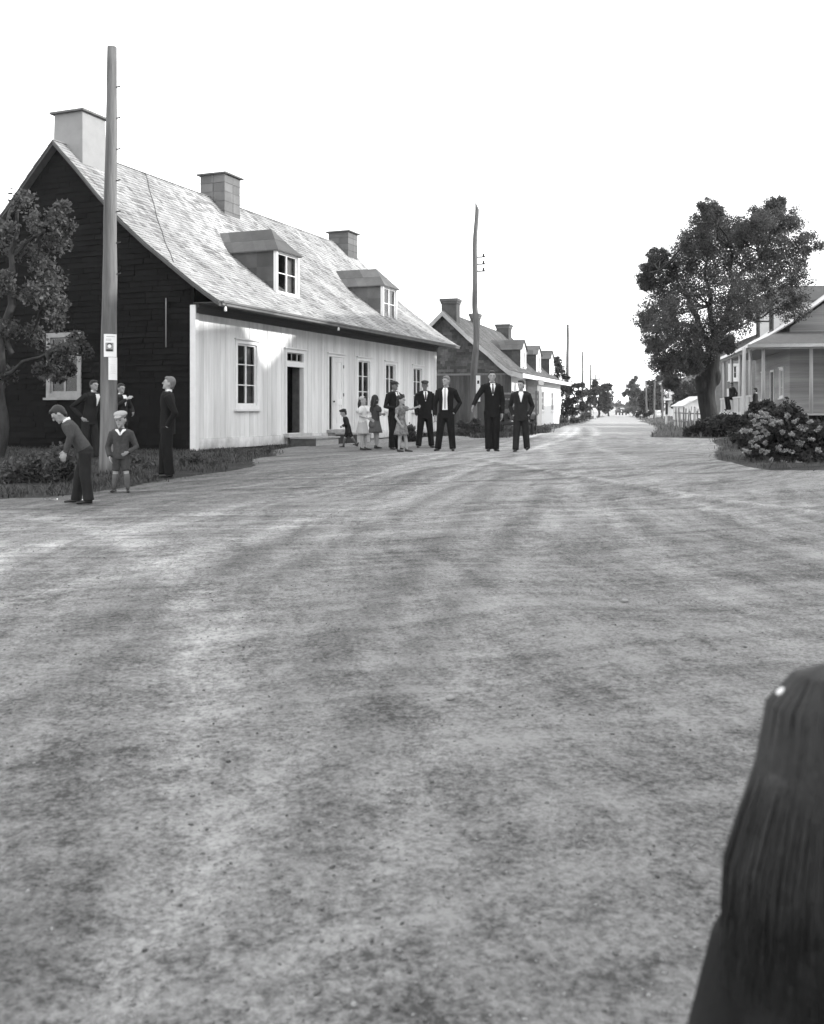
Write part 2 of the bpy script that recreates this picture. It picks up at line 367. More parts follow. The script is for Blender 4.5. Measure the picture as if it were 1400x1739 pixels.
def groundmat():
    m,nt,b=newmat('packed_dirt_road'); pos=nt.nodes.new('ShaderNodeNewGeometry').outputs['Position']
    sp=nt.nodes.new('ShaderNodeSeparateXYZ'); L(nt,pos,sp.inputs[0]); X,Y=sp.outputs[0],sp.outputs[1]
    # wheel tracks sweep round the corner: polar coordinates about the inside of the bend
    dx=math_(nt,'ADD',X,9.); dy=math_(nt,'SUBTRACT',Y,36.)
    warp=nz(nt,coords(nt,(1,1,1),True),.25,2,.5)
    r=math_(nt,'ADD',math_(nt,'SQRT',math_(nt,'ADD',math_(nt,'MULTIPLY',dx,dx),math_(nt,'MULTIPLY',dy,dy))),math_(nt,'MULTIPLY',warp,2.2))
    th=math_(nt,'ARCTAN2',dy,dx)
    cv=nt.nodes.new('ShaderNodeCombineXYZ'); L(nt,math_(nt,'MULTIPLY',r,3.2),cv.inputs[0]); L(nt,math_(nt,'MULTIPLY',th,4.5),cv.inputs[1])
    tr=nz(nt,cv.outputs[0],1.,7,.68,.34,.66)
    # second family, straight on from the road
    cv2=nt.nodes.new('ShaderNodeCombineXYZ'); ex=math_(nt,'SUBTRACT',X,18.); ey=math_(nt,'SUBTRACT',Y,9.)
    r2=math_(nt,'ADD',math_(nt,'SQRT',math_(nt,'ADD',math_(nt,'MULTIPLY',ex,ex),math_(nt,'MULTIPLY',ey,ey))),math_(nt,'MULTIPLY',warp,1.2))
    L(nt,math_(nt,'MULTIPLY',r2,3.6),cv2.inputs[0]); L(nt,math_(nt,'MULTIPLY',math_(nt,'ARCTAN2',ey,math_(nt,'MULTIPLY',ex,-1.)),5.),cv2.inputs[1])
    tr2=nz(nt,cv2.outputs[0],1.,7,.68,.34,.66)
    wv=coords(nt,(1,1,1),True)
    big=nz(nt,wv,.28,3,.5,.35,.65); mid=nz(nt,wv,1.5,5,.65,.3,.7); fine=nz(nt,wv,9,8,.8,.28,.72); grit=nz(nt,wv,45,4,.8,.32,.68)
    f=math_(nt,'MULTIPLY_ADD',tr,.22,math_(nt,'MULTIPLY_ADD',tr2,.20,math_(nt,'MULTIPLY_ADD',big,.05,math_(nt,'MULTIPLY_ADD',mid,.12,math_(nt,'MULTIPLY_ADD',fine,.38,math_(nt,'MULTIPLY',grit,.42))))))
    mr=nt.nodes.new('ShaderNodeMapRange'); L(nt,f,mr.inputs[0]); mr.inputs[1].default_value=.46; mr.inputs[2].default_value=.90
    mr.inputs[3].default_value=.085; mr.inputs[4].default_value=.35
    tk=nt.nodes.new('ShaderNodeAttribute'); tk.attribute_name='track'
    tkf=math_(nt,'MULTIPLY_ADD',math_(nt,'MULTIPLY',tk.outputs['Fac'],math_(nt,'MULTIPLY_ADD',fine,.7,.65)),.26,1.)
    # paler dust on the road beyond, with sunlit brightness put into the colour
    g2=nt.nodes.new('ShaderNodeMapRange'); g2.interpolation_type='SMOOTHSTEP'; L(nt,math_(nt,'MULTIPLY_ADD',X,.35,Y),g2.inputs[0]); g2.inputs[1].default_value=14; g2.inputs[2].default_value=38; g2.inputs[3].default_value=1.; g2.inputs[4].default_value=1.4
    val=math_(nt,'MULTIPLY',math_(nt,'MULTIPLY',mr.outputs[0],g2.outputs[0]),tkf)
    # damp scattered dark spots
    v=nt.nodes.new('ShaderNodeTexVoronoi'); v.inputs['Scale'].default_value=2.6; v.inputs['Randomness'].default_value=1; L(nt,wv,v.inputs['Vector'])
    sm=nt.nodes.new('ShaderNodeMapRange'); L(nt,v.outputs['Distance'],sm.inputs[0]); sm.inputs[1].default_value=.03; sm.inputs[2].default_value=.10; sm.inputs[3].default_value=.6; sm.inputs[4].default_value=1
    val=math_(nt,'MULTIPLY',val,sm.outputs[0])
    da=nt.nodes.new('ShaderNodeAttribute'); da.attribute_name='verge_dark'; val=math_(nt,'MULTIPLY',val,math_(nt,'MULTIPLY_ADD',math_(nt,'MULTIPLY',da.outputs['Fac'],math_(nt,'MULTIPLY_ADD',mid,.6,.7)),-.46,1.))
    va=nt.nodes.new('ShaderNodeAttribute'); va.attribute_name='verge'
    vm=nt.nodes.new('ShaderNodeMapRange'); vm.interpolation_type='SMOOTHSTEP'; L(nt,math_(nt,'ADD',va.outputs['Fac'],math_(nt,'MULTIPLY',math_(nt,'SUBTRACT',nz(nt,wv,3.5,4,.7),.5),.9)),vm.inputs[0]); vm.inputs[1].default_value=.42; vm.inputs[2].default_value=.62
    mxv=nt.nodes.new('ShaderNodeMix'); mxv.data_type='FLOAT'; L(nt,vm.outputs[0],mxv.inputs[0]); L(nt,val,mxv.inputs[2]); L(nt,math_(nt,'MULTIPLY',val,.24),mxv.inputs[3]); val=mxv.outputs[0]
    L(nt,grey(nt,val),b.inputs['Base Color']); b.inputs['Roughness'].default_value=.95; b.inputs['Specular IOR Level'].default_value=.15
    bn=nt.nodes.new('ShaderNodeBump'); bn.inputs['Strength'].default_value=.9; bn.inputs['Distance'].default_value=.035
    hh=math_(nt,'MULTIPLY_ADD',fine,.6,math_(nt,'MULTIPLY_ADD',mid,.7,math_(nt,'MULTIPLY',grit,.22)))
    L(nt,math_(nt,'MULTIPLY_ADD',tr,.4,hh),bn.inputs['Height']); L(nt,bn.outputs[0],b.inputs['Normal'])
    return m
m_ground=groundmat()
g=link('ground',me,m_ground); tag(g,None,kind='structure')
def gh(x,y):
    i=min(max(np.searchsorted(xs,x),1),nx-1); j=min(max(np.searchsorted(ys,y),1),ny-1)
    return float(GZ[j,i])
# loose stones
def stones(n, xr, yr, s0, s1):
    mb=MB()
    for _ in range(n):
        y=yr[0]+(yr[1]-yr[0])*random.random()**1.3; x=random.uniform(-.45,.45)*y*1.02 if xr is None else random.uniform(*xr)
        s=s0+(s1-s0)*random.random()**4
        mt=Matrix.Rotation(random.random()*6.28,3,'Z')@Matrix.Rotation(random.uniform(-.4,.4),3,'X')
        mb.ell((x,y,gh(x,y)+s*.12),(s*random.uniform(.6,1.2),s*random.uniform(.5,.9),s*random.uniform(.3,.55)),mt,6,4)
    return mb
m_stone=M('road_stone',.15,.9,.3,20,rnd=.6)
o=stones(15000,None,(1.8,20),.0025,.0095).build('gravel',m_stone,None,True)
tag(o,'loose gravel and small stones scattered over the dirt crossing','gravel',kind='stuff')

# verge patches: irregular sheets of soil and grass
def sheet(name, poly, mat, lift=.02, label=None):
    from mathutils.geometry import tessellate_polygon
    mb=MB(); pts=[]
    n=len(poly)
    for i in range(n):
        a=Vector(poly[i]).to_2d(); b=Vector(poly[(i+1)%n]).to_2d(); k=max(1,int((b-a).length/.35))
        for j in range(k):
            p=a.lerp(b,j/k); q=.10*mnoise.noise((p.x*1.7,p.y*1.7,5)); pts.append((p.x+q,p.y+q))
    V=[Vector((x,y,gh(x,y)+lift)) for x,y in pts]
    mb.add(V,[tuple(t) for t in tessellate_polygon([[Vector((p.x,p.y,0)) for p in V]])])
    o=mb.build(name,mat); tag(o,label,kind='structure'); return o
def inpoly(P,poly):
    x,y=P[:,0],P[:,1]; c=np.zeros(len(P),bool); n=len(poly)
    for i in range(n):
        x1,y1=poly[i]; x2,y2=poly[(i+1)%n]
        cond=((y1>y)!=(y2>y))&(x<(x2-x1)*(y-y1)/(y2-y1+1e-12)+x1); c^=cond
    return c
def scatter(poly,n,clump=1.2,thr=-.15):
    a=np.array(poly); lo=a.min(0); hi=a.max(0); P=lo+(hi-lo)*rng.random((n,2)); P=P[inpoly(P+(rng.random((n,2))-.5)*.9,poly)&inpoly(P+(rng.random((n,2))-.5)*.5,poly)]
    keep=[mnoise.noise((p[0]*clump,p[1]*clump,9))+random.uniform(-.15,.25)>thr for p in P]
    P=P[np.array(keep,bool)]
    z=np.array([gh(p[0],p[1]) for p in P]); return np.column_stack([P,z])
m_soil=M('verge_soil',.07,.95,.5,4,bump=.6,coarse=.3)
u1=(.36846,.92964); O1=Vector((-5.279,23.4,0))
def h1w(s,t): return (O1.x+u1[0]*s-u1[1]*t, O1.y+u1[1]*s+u1[0]*t)
polyL=[(-14,12.2),(-6.2,12.9),(-4.9,13.05),(-4.35,14.6),(-3.9,16.2),(-3.3,17.6),(-3.0,18.6),(-3.4,20.2),(-3.0,21.6),(-3.35,23.2),h1w(2.6,-.9),h1w(4.6,-.75),h1w(7,-.9),h1w(10,-.35),h1w(10,.1),h1w(0,.1),h1w(0,8.5),(-20,27)]
polyM=[h1w(12.8,-.5),h1w(14.5,-.9),h1w(17.2,-1.1),(2.2,34.6),(3.5,35.4),(4.7,39.5),(6.3,44),(7.5,52),(7.0,57),(2,58),(-1,50),h1w(17.2,.1),h1w(12.8,.1)]
polyM2=[(7.7,52),(10.3,64),(14,78),(19.5,105),(32,160),(28,160),(12,78),(6.3,57)]
polyR=[(10.0,34.6),(9.0,36.5),(9.9,40),(13.2,52),(17.2,70),(23.5,100),(38,165),(80,165),(60,80),(30,40),(16,34)]
polyB=[(12,17.0),(6.4,17.6),(6.3,20),(7.2,23),(8.6,27),(9.6,31),(10.6,33.6),(16,35),(20,30)]
VP=np.stack([GX.ravel(),GY.ravel()],1); vg=np.zeros(len(VP))
for pl in (polyL,polyM,polyM2,polyR,polyB):
    for dx,dy in ((0,0),(.12,0),(-.12,0),(0,.15),(0,-.15)): vg+=inpoly(VP+np.array([dx,dy]),pl)/5.
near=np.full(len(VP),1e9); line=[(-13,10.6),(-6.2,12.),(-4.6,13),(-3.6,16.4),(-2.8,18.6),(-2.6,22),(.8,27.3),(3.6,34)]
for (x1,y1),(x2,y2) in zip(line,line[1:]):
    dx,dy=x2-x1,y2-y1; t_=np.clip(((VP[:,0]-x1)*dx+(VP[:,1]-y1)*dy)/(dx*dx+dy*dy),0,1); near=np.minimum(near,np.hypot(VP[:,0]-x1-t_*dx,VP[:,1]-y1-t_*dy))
na_=g.data.attributes.new('verge_dark','FLOAT','POINT'); na_.data.foreach_set('value',np.exp(-(near/2.4)**2).astype(np.float32))  # ground tone darker towards the left verge line
va_=g.data.attributes.new('verge','FLOAT','POINT'); va_.data.foreach_set('value',np.clip(vg,0,1).astype(np.float32))
tag(blades('grass',scatter(polyL,150000,1.1,-.16),.085,m_grass,w=.006,lean=1.6),'short trodden grass along the dark gable and the pale board wall','grass',kind='stuff')
tag(blades('grass',np.concatenate([scatter(polyM,40000,.9,-.2),scatter(polyM2,14000,.5,-.5)]),.16,m_grass,w=.016,lean=1.2),'rough grass along the left side of the road past the long houses','grass',kind='stuff')
tag(blades('grass',scatter(polyR,60000,.4,-.2),.19,m_grasslight,w=.018,lean=1.2),'tall dry grass along the right side of the road','grass',kind='stuff')
tag(blades('grass',scatter(polyB,26000,1.,-.05),.09,m_grass,w=.008,lean=1.5),'thin grass round the flowering bush','grass',kind='stuff')

# ------------------------------------------------------------------ building helpers (local frame: x along the street, y into the house, z up)
def prof_z(prof,t):
    for (a,za),(b,zb) in zip(prof,prof[1:]):
        if a<=t<=b: return za+(zb-za)*(t-a)/(b-a)
    return prof[-1][1] if t>prof[-1][0] else prof[0][1]
def shingles(mb, prof, s0, s1, course, wid, thick=.014, mirror=None, gaps=None, rag=.012):
    """courses of single shingles laid up a (t,z) profile; mirror = t of the ridge for the far slope"""
    pts=[Vector(p) for p in prof]; segL=[(pts[i+1]-pts[i]).length for i in range(len(pts)-1)]; T=sum(segL)
    def P(l):
        l=max(0,min(l,T)); i=0
        while i<len(segL)-1 and l>segL[i]: l-=segL[i]; i+=1
        return pts[i].lerp(pts[i+1],l/segL[i])
    def nrm(l):
        d=(P(l+.05)-P(l-.05)).normalized(); return Vector((-d.y,d.x))
    k=0
    while k*course<T:
        l0=k*course; l1=min(l0+course*1.35,T); s=s0+random.uniform(-wid,0)*.8
        while s<s1:
            wd=wid*random.uniform(.55,1.45); a=max(s,s0); b=min(s+wd-.006,s1); s+=wd
            if b-a<.02: continue
            o=random.uniform(-rag,rag); n0=nrm(l0)*(thick*random.uniform(.8,1.8)+.003); n1=nrm(l1)*.002
            p0=P(max(0,l0+o)); p1=P(l1); q0=p0+n0; q1=p1+n1; g=p0
            def W(s_,p): 
                t=p.x if mirror is None else 2*mirror-p.x
                return (s_,t,p.y)
            vs=[W(a,g),W(b,g),W(a,q0),W(b,q0),W(a,q1),W(b,q1),W(a,p1),W(b,p1)]
            fs=[(0,1,3,2),(2,3,5,4),(0,2,4,6),(1,7,5,3)]
            if mirror is not None: fs=[f[::-1] for f in fs]
            mb.add(vs,fs)
        k+=1
def wall_shingles(mb, width_fn, z0, z1, y, course, wid, flip=1, thick=.016):
    """courses on an end wall in the plane x=y; width_fn(z) -> (t0,t1)"""
    z=z0
    while z<z1:
        zt=min(z+course*1.2,z1); a0,a1=width_fn(min(z+course*.9,z1)); t=a0-random.random()*wid
        while t<a1:
            wd=wid*random.uniform(.5,1.5); a=max(t,a0); b=min(t+wd-.005,a1); t+=wd
            if b-a<.02: continue
            th=thick*random.uniform(.7,1.5); zz=z+random.uniform(-.006,.006)
            x0=y-flip*th; x1=y-flip*.002
            mb.add([(y,a,zz),(y,b,zz),(x0,a,zz),(x0,b,zz),(x1,a,zt),(x1,b,zt)],[(0,1,3,2),(2,3,5,4),(0,2,4),(1,5,3)])
        z+=course
def boards(mb, s0,s1,z0,z1,wd,holes,y=0,th=.025,gap=.013,axis=0):
    """vertical boards with openings (s0,s1,z0,z1) cut out"""
    cuts=sorted(set([s0,s1]+[h[0] for h in holes]+[h[1] for h in holes])); cuts=[c for c in cuts if s0<=c<=s1]
    for a,b in zip(cuts,cuts[1:]):
        n=max(1,round((b-a)/wd)); e=[a+(b-a)*i/n+(random.uniform(-.03,.03) if 0<i<n else 0) for i in range(n+1)]
        for p,q in zip(e,e[1:]):
            iv=[(z0,z1)]
            for h in holes:
                if h[0]<(p+q)/2<h[1]:
                    iv=[w for (u,v) in iv for w in ((u,min(v,h[2])),(max(u,h[3]),v)) if w[1]-w[0]>.01]
            rr=random.random(); o=random.uniform(0,.006)
            for u,v in iv:
                if axis==0: mb.bx(p+gap/2,q-gap/2,y-th-o,y,u,v,rr)
                else: mb.bx(y-th-o,y,p+gap/2,q-gap/2,u,v,rr)
def window(root, s0,s1,z0,z1, cols=2, rows=3, y=0., name='window', curtain=True, casing=.10, sill=True, hood=True, mat=None, curt=(.30,.30)):
    """casing round a sash with muntins, glass and curtains; (s0..s1, z0..z1) is the outer casing"""
    mat=mat or m_trim; f=MB(); c=casing; a,b,u,v=s0+c,s1-c,z0+c*.9,z1-c
    f.bx(s0,s0+c,y-.05,y+.06,z0,z1); f.bx(s1-c,s1,y-.05,y+.06,z0,z1)
    f.bx(s0+c,s1-c,y-.048,y+.06,z1-c,z1); f.bx(s0+c,s1-c,y-.046,y+.06,z0,z0+c*.9)
    if hood: f.bx(s0-.05,s1+.05,y-.10,y-.002,z1,z1+.035)
    w=f.build(name,mat,root)
    if sill:
        k=MB(); k.bx(s0-.05,s1+.05,y-.11,y-.002,z0-.06,z0-.002); k.build('sill',mat,w)
    k=MB(); fr=.045; y1=y+.012
    k.bx(a,a+fr,y1,y1+.04,u,v); k.bx(b-fr,b,y1,y1+.04,u,v); k.bx(a+fr,b-fr,y1,y1+.04,v-fr,v); k.bx(a+fr,b-fr,y1,y1+.04,u,u+fr*1.3)
    for i in range(1,cols):
        x=a+(b-a)*i/cols; ww=.03 if cols==2 else .012
        k.bx(x-ww,x+ww,y1-.004,y1+.044,u+fr*1.3,v-fr)
    for j in range(1,rows):
        z=u+(v-u)*j/rows; k.bx(a+fr,b-fr,y1+.004,y1+.036,z-.013,z+.013)
    k.build('sash',mat,w)
    k=MB(); k.add([(a,y1+.02,u),(b,y1+.02,u),(b,y1+.02,v),(a,y1+.02,v)],[(0,1,2,3)]); k.build('pane',m_glass,w)
    if curtain:
        k=MB()
        for lo,hi in ((a,a+(b-a)*curt[0]),(b-(b-a)*curt[1],b)):
            if hi-lo<.02: continue
            n=18
            for i in range(n):
                p,q=lo+(hi-lo)*i/n,lo+(hi-lo)*(i+1)/n
                yp,yq=[y1+.16+.03*math.sin(w_*31+s0) for w_ in (p*2,q*2)]
                k.add([(p,yp,u-.05),(q,yq,u-.05),(q,yq,v+.05),(p,yp,v+.05)],[(0,1,2,3)])
        k.build('curtain',m_curtain,w,True)
    return w
def chimney(root, s0,s1,t0,t1,z0,z1, mat, name='chimney', capmat=None, taper=.0, courses=0, flare=False):
    mb=MB(); k=taper
    def ring(z,e): return [(s0+e,t0+e,z),(s1-e,t0+e,z),(s1-e,t1-e,z),(s0+e,t1-e,z)]
    n=max(1,courses) ; zs=[z0+(z1-z0)*i/n for i in range(n+1)]
    if courses>1: zs=[z1-(z1-z0)*v for v in (1,.78,.56,.36,.17,0)][:n+1] if n>=5 else zs
    for i in range(len(zs)-1):
        e0=k*(zs[i]-z0)/(z1-z0)+(.003 if i%2 else 0); e1=k*(zs[i+1]-z0)/(z1-z0)+(.003 if i%2 else 0)
        A=ring(zs[i],e0); B=ring(zs[i+1],e1)
        for q in range(4):
            # two sheets a side, lapped
            p0,p1=Vector(A[q]),Vector(A[(q+1)%4]); r0,r1=Vector(B[q]),Vector(B[(q+1)%4]); m=.5+.08*random.uniform(-1,1) if courses>1 else 1
            if courses>1:
                mb.add([p0,p0.lerp(p1,m),r0.lerp(r1,m),r0],[(0,1,2,3)]); mb.add([p0.lerp(p1,m),p1,r1,r0.lerp(r1,m)],[(0,1,2,3)])
            else: mb.add([p0,p1,r1,r0],[(0,1,2,3)],.5)
    mb.add(ring(z1,k),[(0,1,2,3)],.2)
    c=mb.build(name,mat,root)
    if courses>1:
        sm_=MB()
        for i in range(1,len(zs)-1):
            e0=k*(zs[i]-z0)/(z1-z0)-.008; sm_.bx(s0+e0,s1-e0,t0+e0,t1-e0,zs[i]-.007,zs[i]+.007)
        mm=(s0+s1)/2+.03; sm_.bx(mm,mm+.012,t0-.006,t0+.0,z0,z1); mm=(t0+t1)/2-.04; sm_.bx(s0-.006,s0,mm,mm+.012,z0,z1); sm_.build('sheet_seam',m_roofedge,c)
    cp=MB()
    if flare: cp.bx(s0-.05,s1+.05,t0-.05,t1+.05,z1-.30,z1-.16); cp.bx(s0-.10,s1+.10,t0-.10,t1+.10,z1-.158,z1)
    else: cp.bx(s0-.09+k,s1+.09-k,t0-.09+k,t1+.09-k,z1+.001,z1+.05)
    cp.build('cap',capmat or m_roofedge,c); return c
def dormer(root, s0,s1,tf,z0,z1,zr,prof,ridge, hip=.6, cheekmat=None, roofmat=None, facemat=None, cols=2, rows=2, over=.10, win=None):
    """dormer with cheeks running back to the roof slope; hip>0 gives a sloping front to its roof"""
    def tz(z): # where the main roof reaches height z
        for (a,za),(b,zb) in zip(prof,prof[1:]):
            if za<=z<=zb: return a+(b-a)*(z-za)/(zb-za)
        return prof[-1][0]
    ch=cheekmat or m_tin; d=bpy.data.objects.new('dormer',None); COL.objects.link(d); d.parent=root
    # cheeks in sheets
    n=6; te=tz(z1)+.1
    for sx in (s0,s1):
        t=tf; mb=MB()
        zz=[z0-.1,z0+(z1-z0)*.30,z0+(z1-z0)*.62,z1]
        for a,b in zip(zz,zz[1:]):
            ta=tz(max(b,z0))+.25; k=max(2,int((ta-tf)/.5)); e=[tf+(ta-tf)*i/k for i in range(k+1)]
            for p,q in zip(e,e[1:]): mb.bx(sx-.02+random.uniform(0,.004),sx+.02,p,q,a,b)
        mb.build('cheek',ch,d)
    fm=MB(); face=facemat or m_trim
    wa,wb,wz0,wz1=win or (s0-.04,s1+.04,z0,z1)
    if facemat is not None:
        fm.bx(s0+.021,wa,tf-.012,tf+.05,z0-.05,z1); fm.bx(wb,s1-.021,tf-.012,tf+.05,z0-.05,z1)
        fm.bx(wa,wb,tf-.012,tf+.05,wz1,z1); fm.bx(wa,wb,tf-.012,tf+.05,z0-.05,wz0)
        mid=(s0+s1)/2
        fm.prism([(s0,z1),(s1,z1),(mid,zr)],lambda u,v,w_:(u,w_,v),tf-.012,tf+.04)
        fm.build('dormer_front',face,d)
    wq=window(d,wa,wb,wz0,wz1,cols,rows,tf-.02,curtain=True,casing=.07,hood=False)
    for ch_ in list(wq.children): ch_.parent=d
    bk=MB(); bk.bx(s0+.03,s1-.03,tf+.45,tf+.5,z0,z1); bk.build('inner_wall',m_dark,d)
    rf=MB(); mid=(s0+s1)/2; e0,e1=s0-over,s1+over; tfr=tf-over-.04; tb=tz(zr)+.05; tbe=tz(z1)+.15; ze=z1-.02
    K=5 # sheets along the roof
    for sgn,ee in ((-1,e0),(1,e1)):
        A0=Vector((ee,tfr,ze)); A1=Vector((ee,tbe,ze)); B0=Vector((mid,tf+hip,zr)); B1=Vector((mid,tb,zr))
        for i in range(K):
            for j in range(2):
                def PT(a,b): return A0.lerp(A1,a).lerp(B0.lerp(B1,a),b)
                q=[PT(i/K,j/2),PT((i+1)/K,j/2),PT((i+1)/K,(j+1)/2),PT(i/K,(j+1)/2)]
                lift=Vector((0,0,.006*j)); q=[p+lift for p in q]
                if sgn>0: q=q[::-1]
                rf.add(q+[p-Vector((0,0,.035)) for p in q],[(0,1,2,3),(7,6,5,4),(0,4,5,1),(1,5,6,2),(2,6,7,3),(3,7,4,0)][::1])
    if hip>0:
        q=[Vector((e0,tfr,ze)),Vector((e1,tfr,ze)),Vector((mid,tf+hip,zr))]
        a,b,c=q; m0=a.lerp(c,.5); m1=b.lerp(c,.5); up=Vector((0,0,.004))
        rf.add([a,b,m1,m0],[(0,1,2,3)]); rf.add([m0+up,m1+up,c+up],[(0,1,2)])
        rf.add([a-Vector((0,0,.035)),b-Vector((0,0,.035)),b,a],[(0,1,2,3)])
    rf.build('dormer_roof',roofmat or m_tin,d)
    return d
def house_roof(root, prof, ridge_t, s0, s1, mat, course, wid, edge=.09, under=None, name='roof'):
    sh=MB(); shingles(sh,prof,s0,s1,course,wid); shingles(sh,prof,s0,s1,course*2.5,wid*4,mirror=ridge_t)
    rf=sh.build(name,mat,root)
    # the deck beneath with its thickness
    dk=MB(); low=[(t,z-edge) for t,z in prof]
    poly=prof+[(2*ridge_t-t,z) for t,z in prof[::-1][1:]]
    lowp=low+[(2*ridge_t-t,z) for t,z in low[::-1][1:]]
    n=len(poly)
    for i in range(n-1):
        a,b,c,d=poly[i],poly[i+1],lowp[i+1],lowp[i]
        dk.add([(s,p[0],p[1]-.03) for s in (s0+.004,s1-.004) for p in (a,b,c,d)],[(0,4,5,1),(2,6,7,3),(3,7,4,0),(0,1,2,3),(7,6,5,4),(1,5,6,2)],.4)
    dk.build('roof_deck',under or m_roofedge,rf)
    rc=MB(); rz=prof[-1][1]; rc.bar((s0,ridge_t,rz+.006),(s1,ridge_t,rz+.006),.09,.012); rc.build('ridge_cap',mat,rf)
    return rf
def rake_board(root, prof, ridge_t, x, w, th, mat, drop=.02):
    mb=MB(); poly=prof+[(2*ridge_t-t,z) for t,z in prof[::-1][1:]]
    for (a,za),(b,zb) in zip(poly,poly[1:]):
        mb.add([(xx,t,z) for xx in (x,x+th) for t,z in ((a,za-drop),(b,zb-drop),(b,zb-w-drop),(a,za-w-drop))],[(0,1,2,3),(7,6,5,4),(0,4,5,1),(3,2,6,7),(0,3,7,4),(1,5,6,2)],.5)
    return mb.build('barge_board',mat,root)
def gable_fn(prof,ridge_t,depth,drop=.12):
    def fn(z):
        lo=0.
        if z>prof_z(prof,0)-drop:
            lo=ridge_t
            for i in range(400):
                t=ridge_t*i/400
                if prof_z(prof,t)-drop>=z: lo=t; break
        return lo,2*ridge_t-lo if lo>0 else depth
    return fn

# ------------------------------------------------------------------ the long house on the left
A1=math.atan2(u1[1],u1[0]); Lh=16.85; T1=4.12
P1=[(-.86,3.60),(-.45,3.86),(-.05,4.14),(.67,4.68),(1.3,5.15),(2.02,5.76),(2.7,6.43),(3.4,7.18),(T1,7.92)]
H1=empty('long_house',O1,A1,'long low house of pale upright boards with dark shingled gable, three chimneys and two dormers','house')
wins=[(1.80,2.98,1.04,2.85),(9.29,10.44,1.02,2.77),(11.61,12.70,1.0,2.75),(14.27,15.39,.97,2.72)]
doors=[(4.41,5.61,.35,2.77),(7.12,8.30,.40,2.78)]
holes=[(a+.04,b-.04,u+.04,v-.04) for a,b,u,v in wins]+[(a+.04,b-.04,u-.0,v-.04) for a,b,u,v in doors]
mb=MB(); boards(mb,.10,Lh-.12,.30,3.36,.235,holes)
wf=mb.build('front_wall',m_board,H1)
mb=MB()
e=[.0,4.3,5.75,7.0,8.45,Lh]   # skirting interrupted by the doorways
for a,b in ((.10,4.40),(5.62,7.11),(8.31,Lh-.12)):
    k=a
    while k<b-.01:
        q=min(k+random.uniform(2.5,4),b); mb.bx(k,q-.004,-.052,-.002,.04,.296); k=q
mb.bx(4.41,5.60,-.045,-.002,.02,.28); mb.bx(7.12,8.29,-.045,-.002,.02,.28)
mb.build('base_board',m_board,wf)
mb=MB(); mb.bx(-.03,.10,-.06,.10,.02,3.56); mb.build('corner_board',m_trim,wf); mb=MB(); mb.bx(Lh-.12,Lh+.02,-.06,.10,.02,3.50); mb.build('corner_board',m_trim,wf)
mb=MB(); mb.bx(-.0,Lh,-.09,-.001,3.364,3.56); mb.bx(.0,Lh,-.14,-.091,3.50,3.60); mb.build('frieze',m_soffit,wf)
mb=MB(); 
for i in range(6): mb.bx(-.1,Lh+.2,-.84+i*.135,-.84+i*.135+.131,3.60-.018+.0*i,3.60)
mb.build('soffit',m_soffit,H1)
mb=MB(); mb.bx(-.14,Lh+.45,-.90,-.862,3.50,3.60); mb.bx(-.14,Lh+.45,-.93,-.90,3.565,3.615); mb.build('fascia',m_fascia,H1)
for a in (.6,1.9,3.2): pass
# back side, far gable, floor and inner partitions keep the rooms dark
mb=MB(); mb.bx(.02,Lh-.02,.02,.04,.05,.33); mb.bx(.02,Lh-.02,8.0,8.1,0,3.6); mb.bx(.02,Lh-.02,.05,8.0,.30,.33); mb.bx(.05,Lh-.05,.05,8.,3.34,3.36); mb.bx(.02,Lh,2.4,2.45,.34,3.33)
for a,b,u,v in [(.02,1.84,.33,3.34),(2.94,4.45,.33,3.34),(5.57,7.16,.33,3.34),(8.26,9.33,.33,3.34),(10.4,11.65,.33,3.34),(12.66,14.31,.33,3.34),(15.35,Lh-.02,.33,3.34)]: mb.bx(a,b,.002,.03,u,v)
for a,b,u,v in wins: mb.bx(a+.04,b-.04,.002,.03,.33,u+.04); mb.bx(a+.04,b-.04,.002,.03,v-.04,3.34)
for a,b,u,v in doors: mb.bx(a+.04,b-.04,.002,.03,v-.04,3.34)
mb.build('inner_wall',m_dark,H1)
gf=gable_fn(P1,T1,8.24)
mb=MB(); W0=(6.30,7.42,1.33,3.0); W0b=(3.38,4.50,1.33,3.0)
holes_t=[W0b,W0]
def strip(mb,x,poly,th=.05): mb.prism(poly,lambda u,v,w_:(w_,u,v),x,x+th,.5)
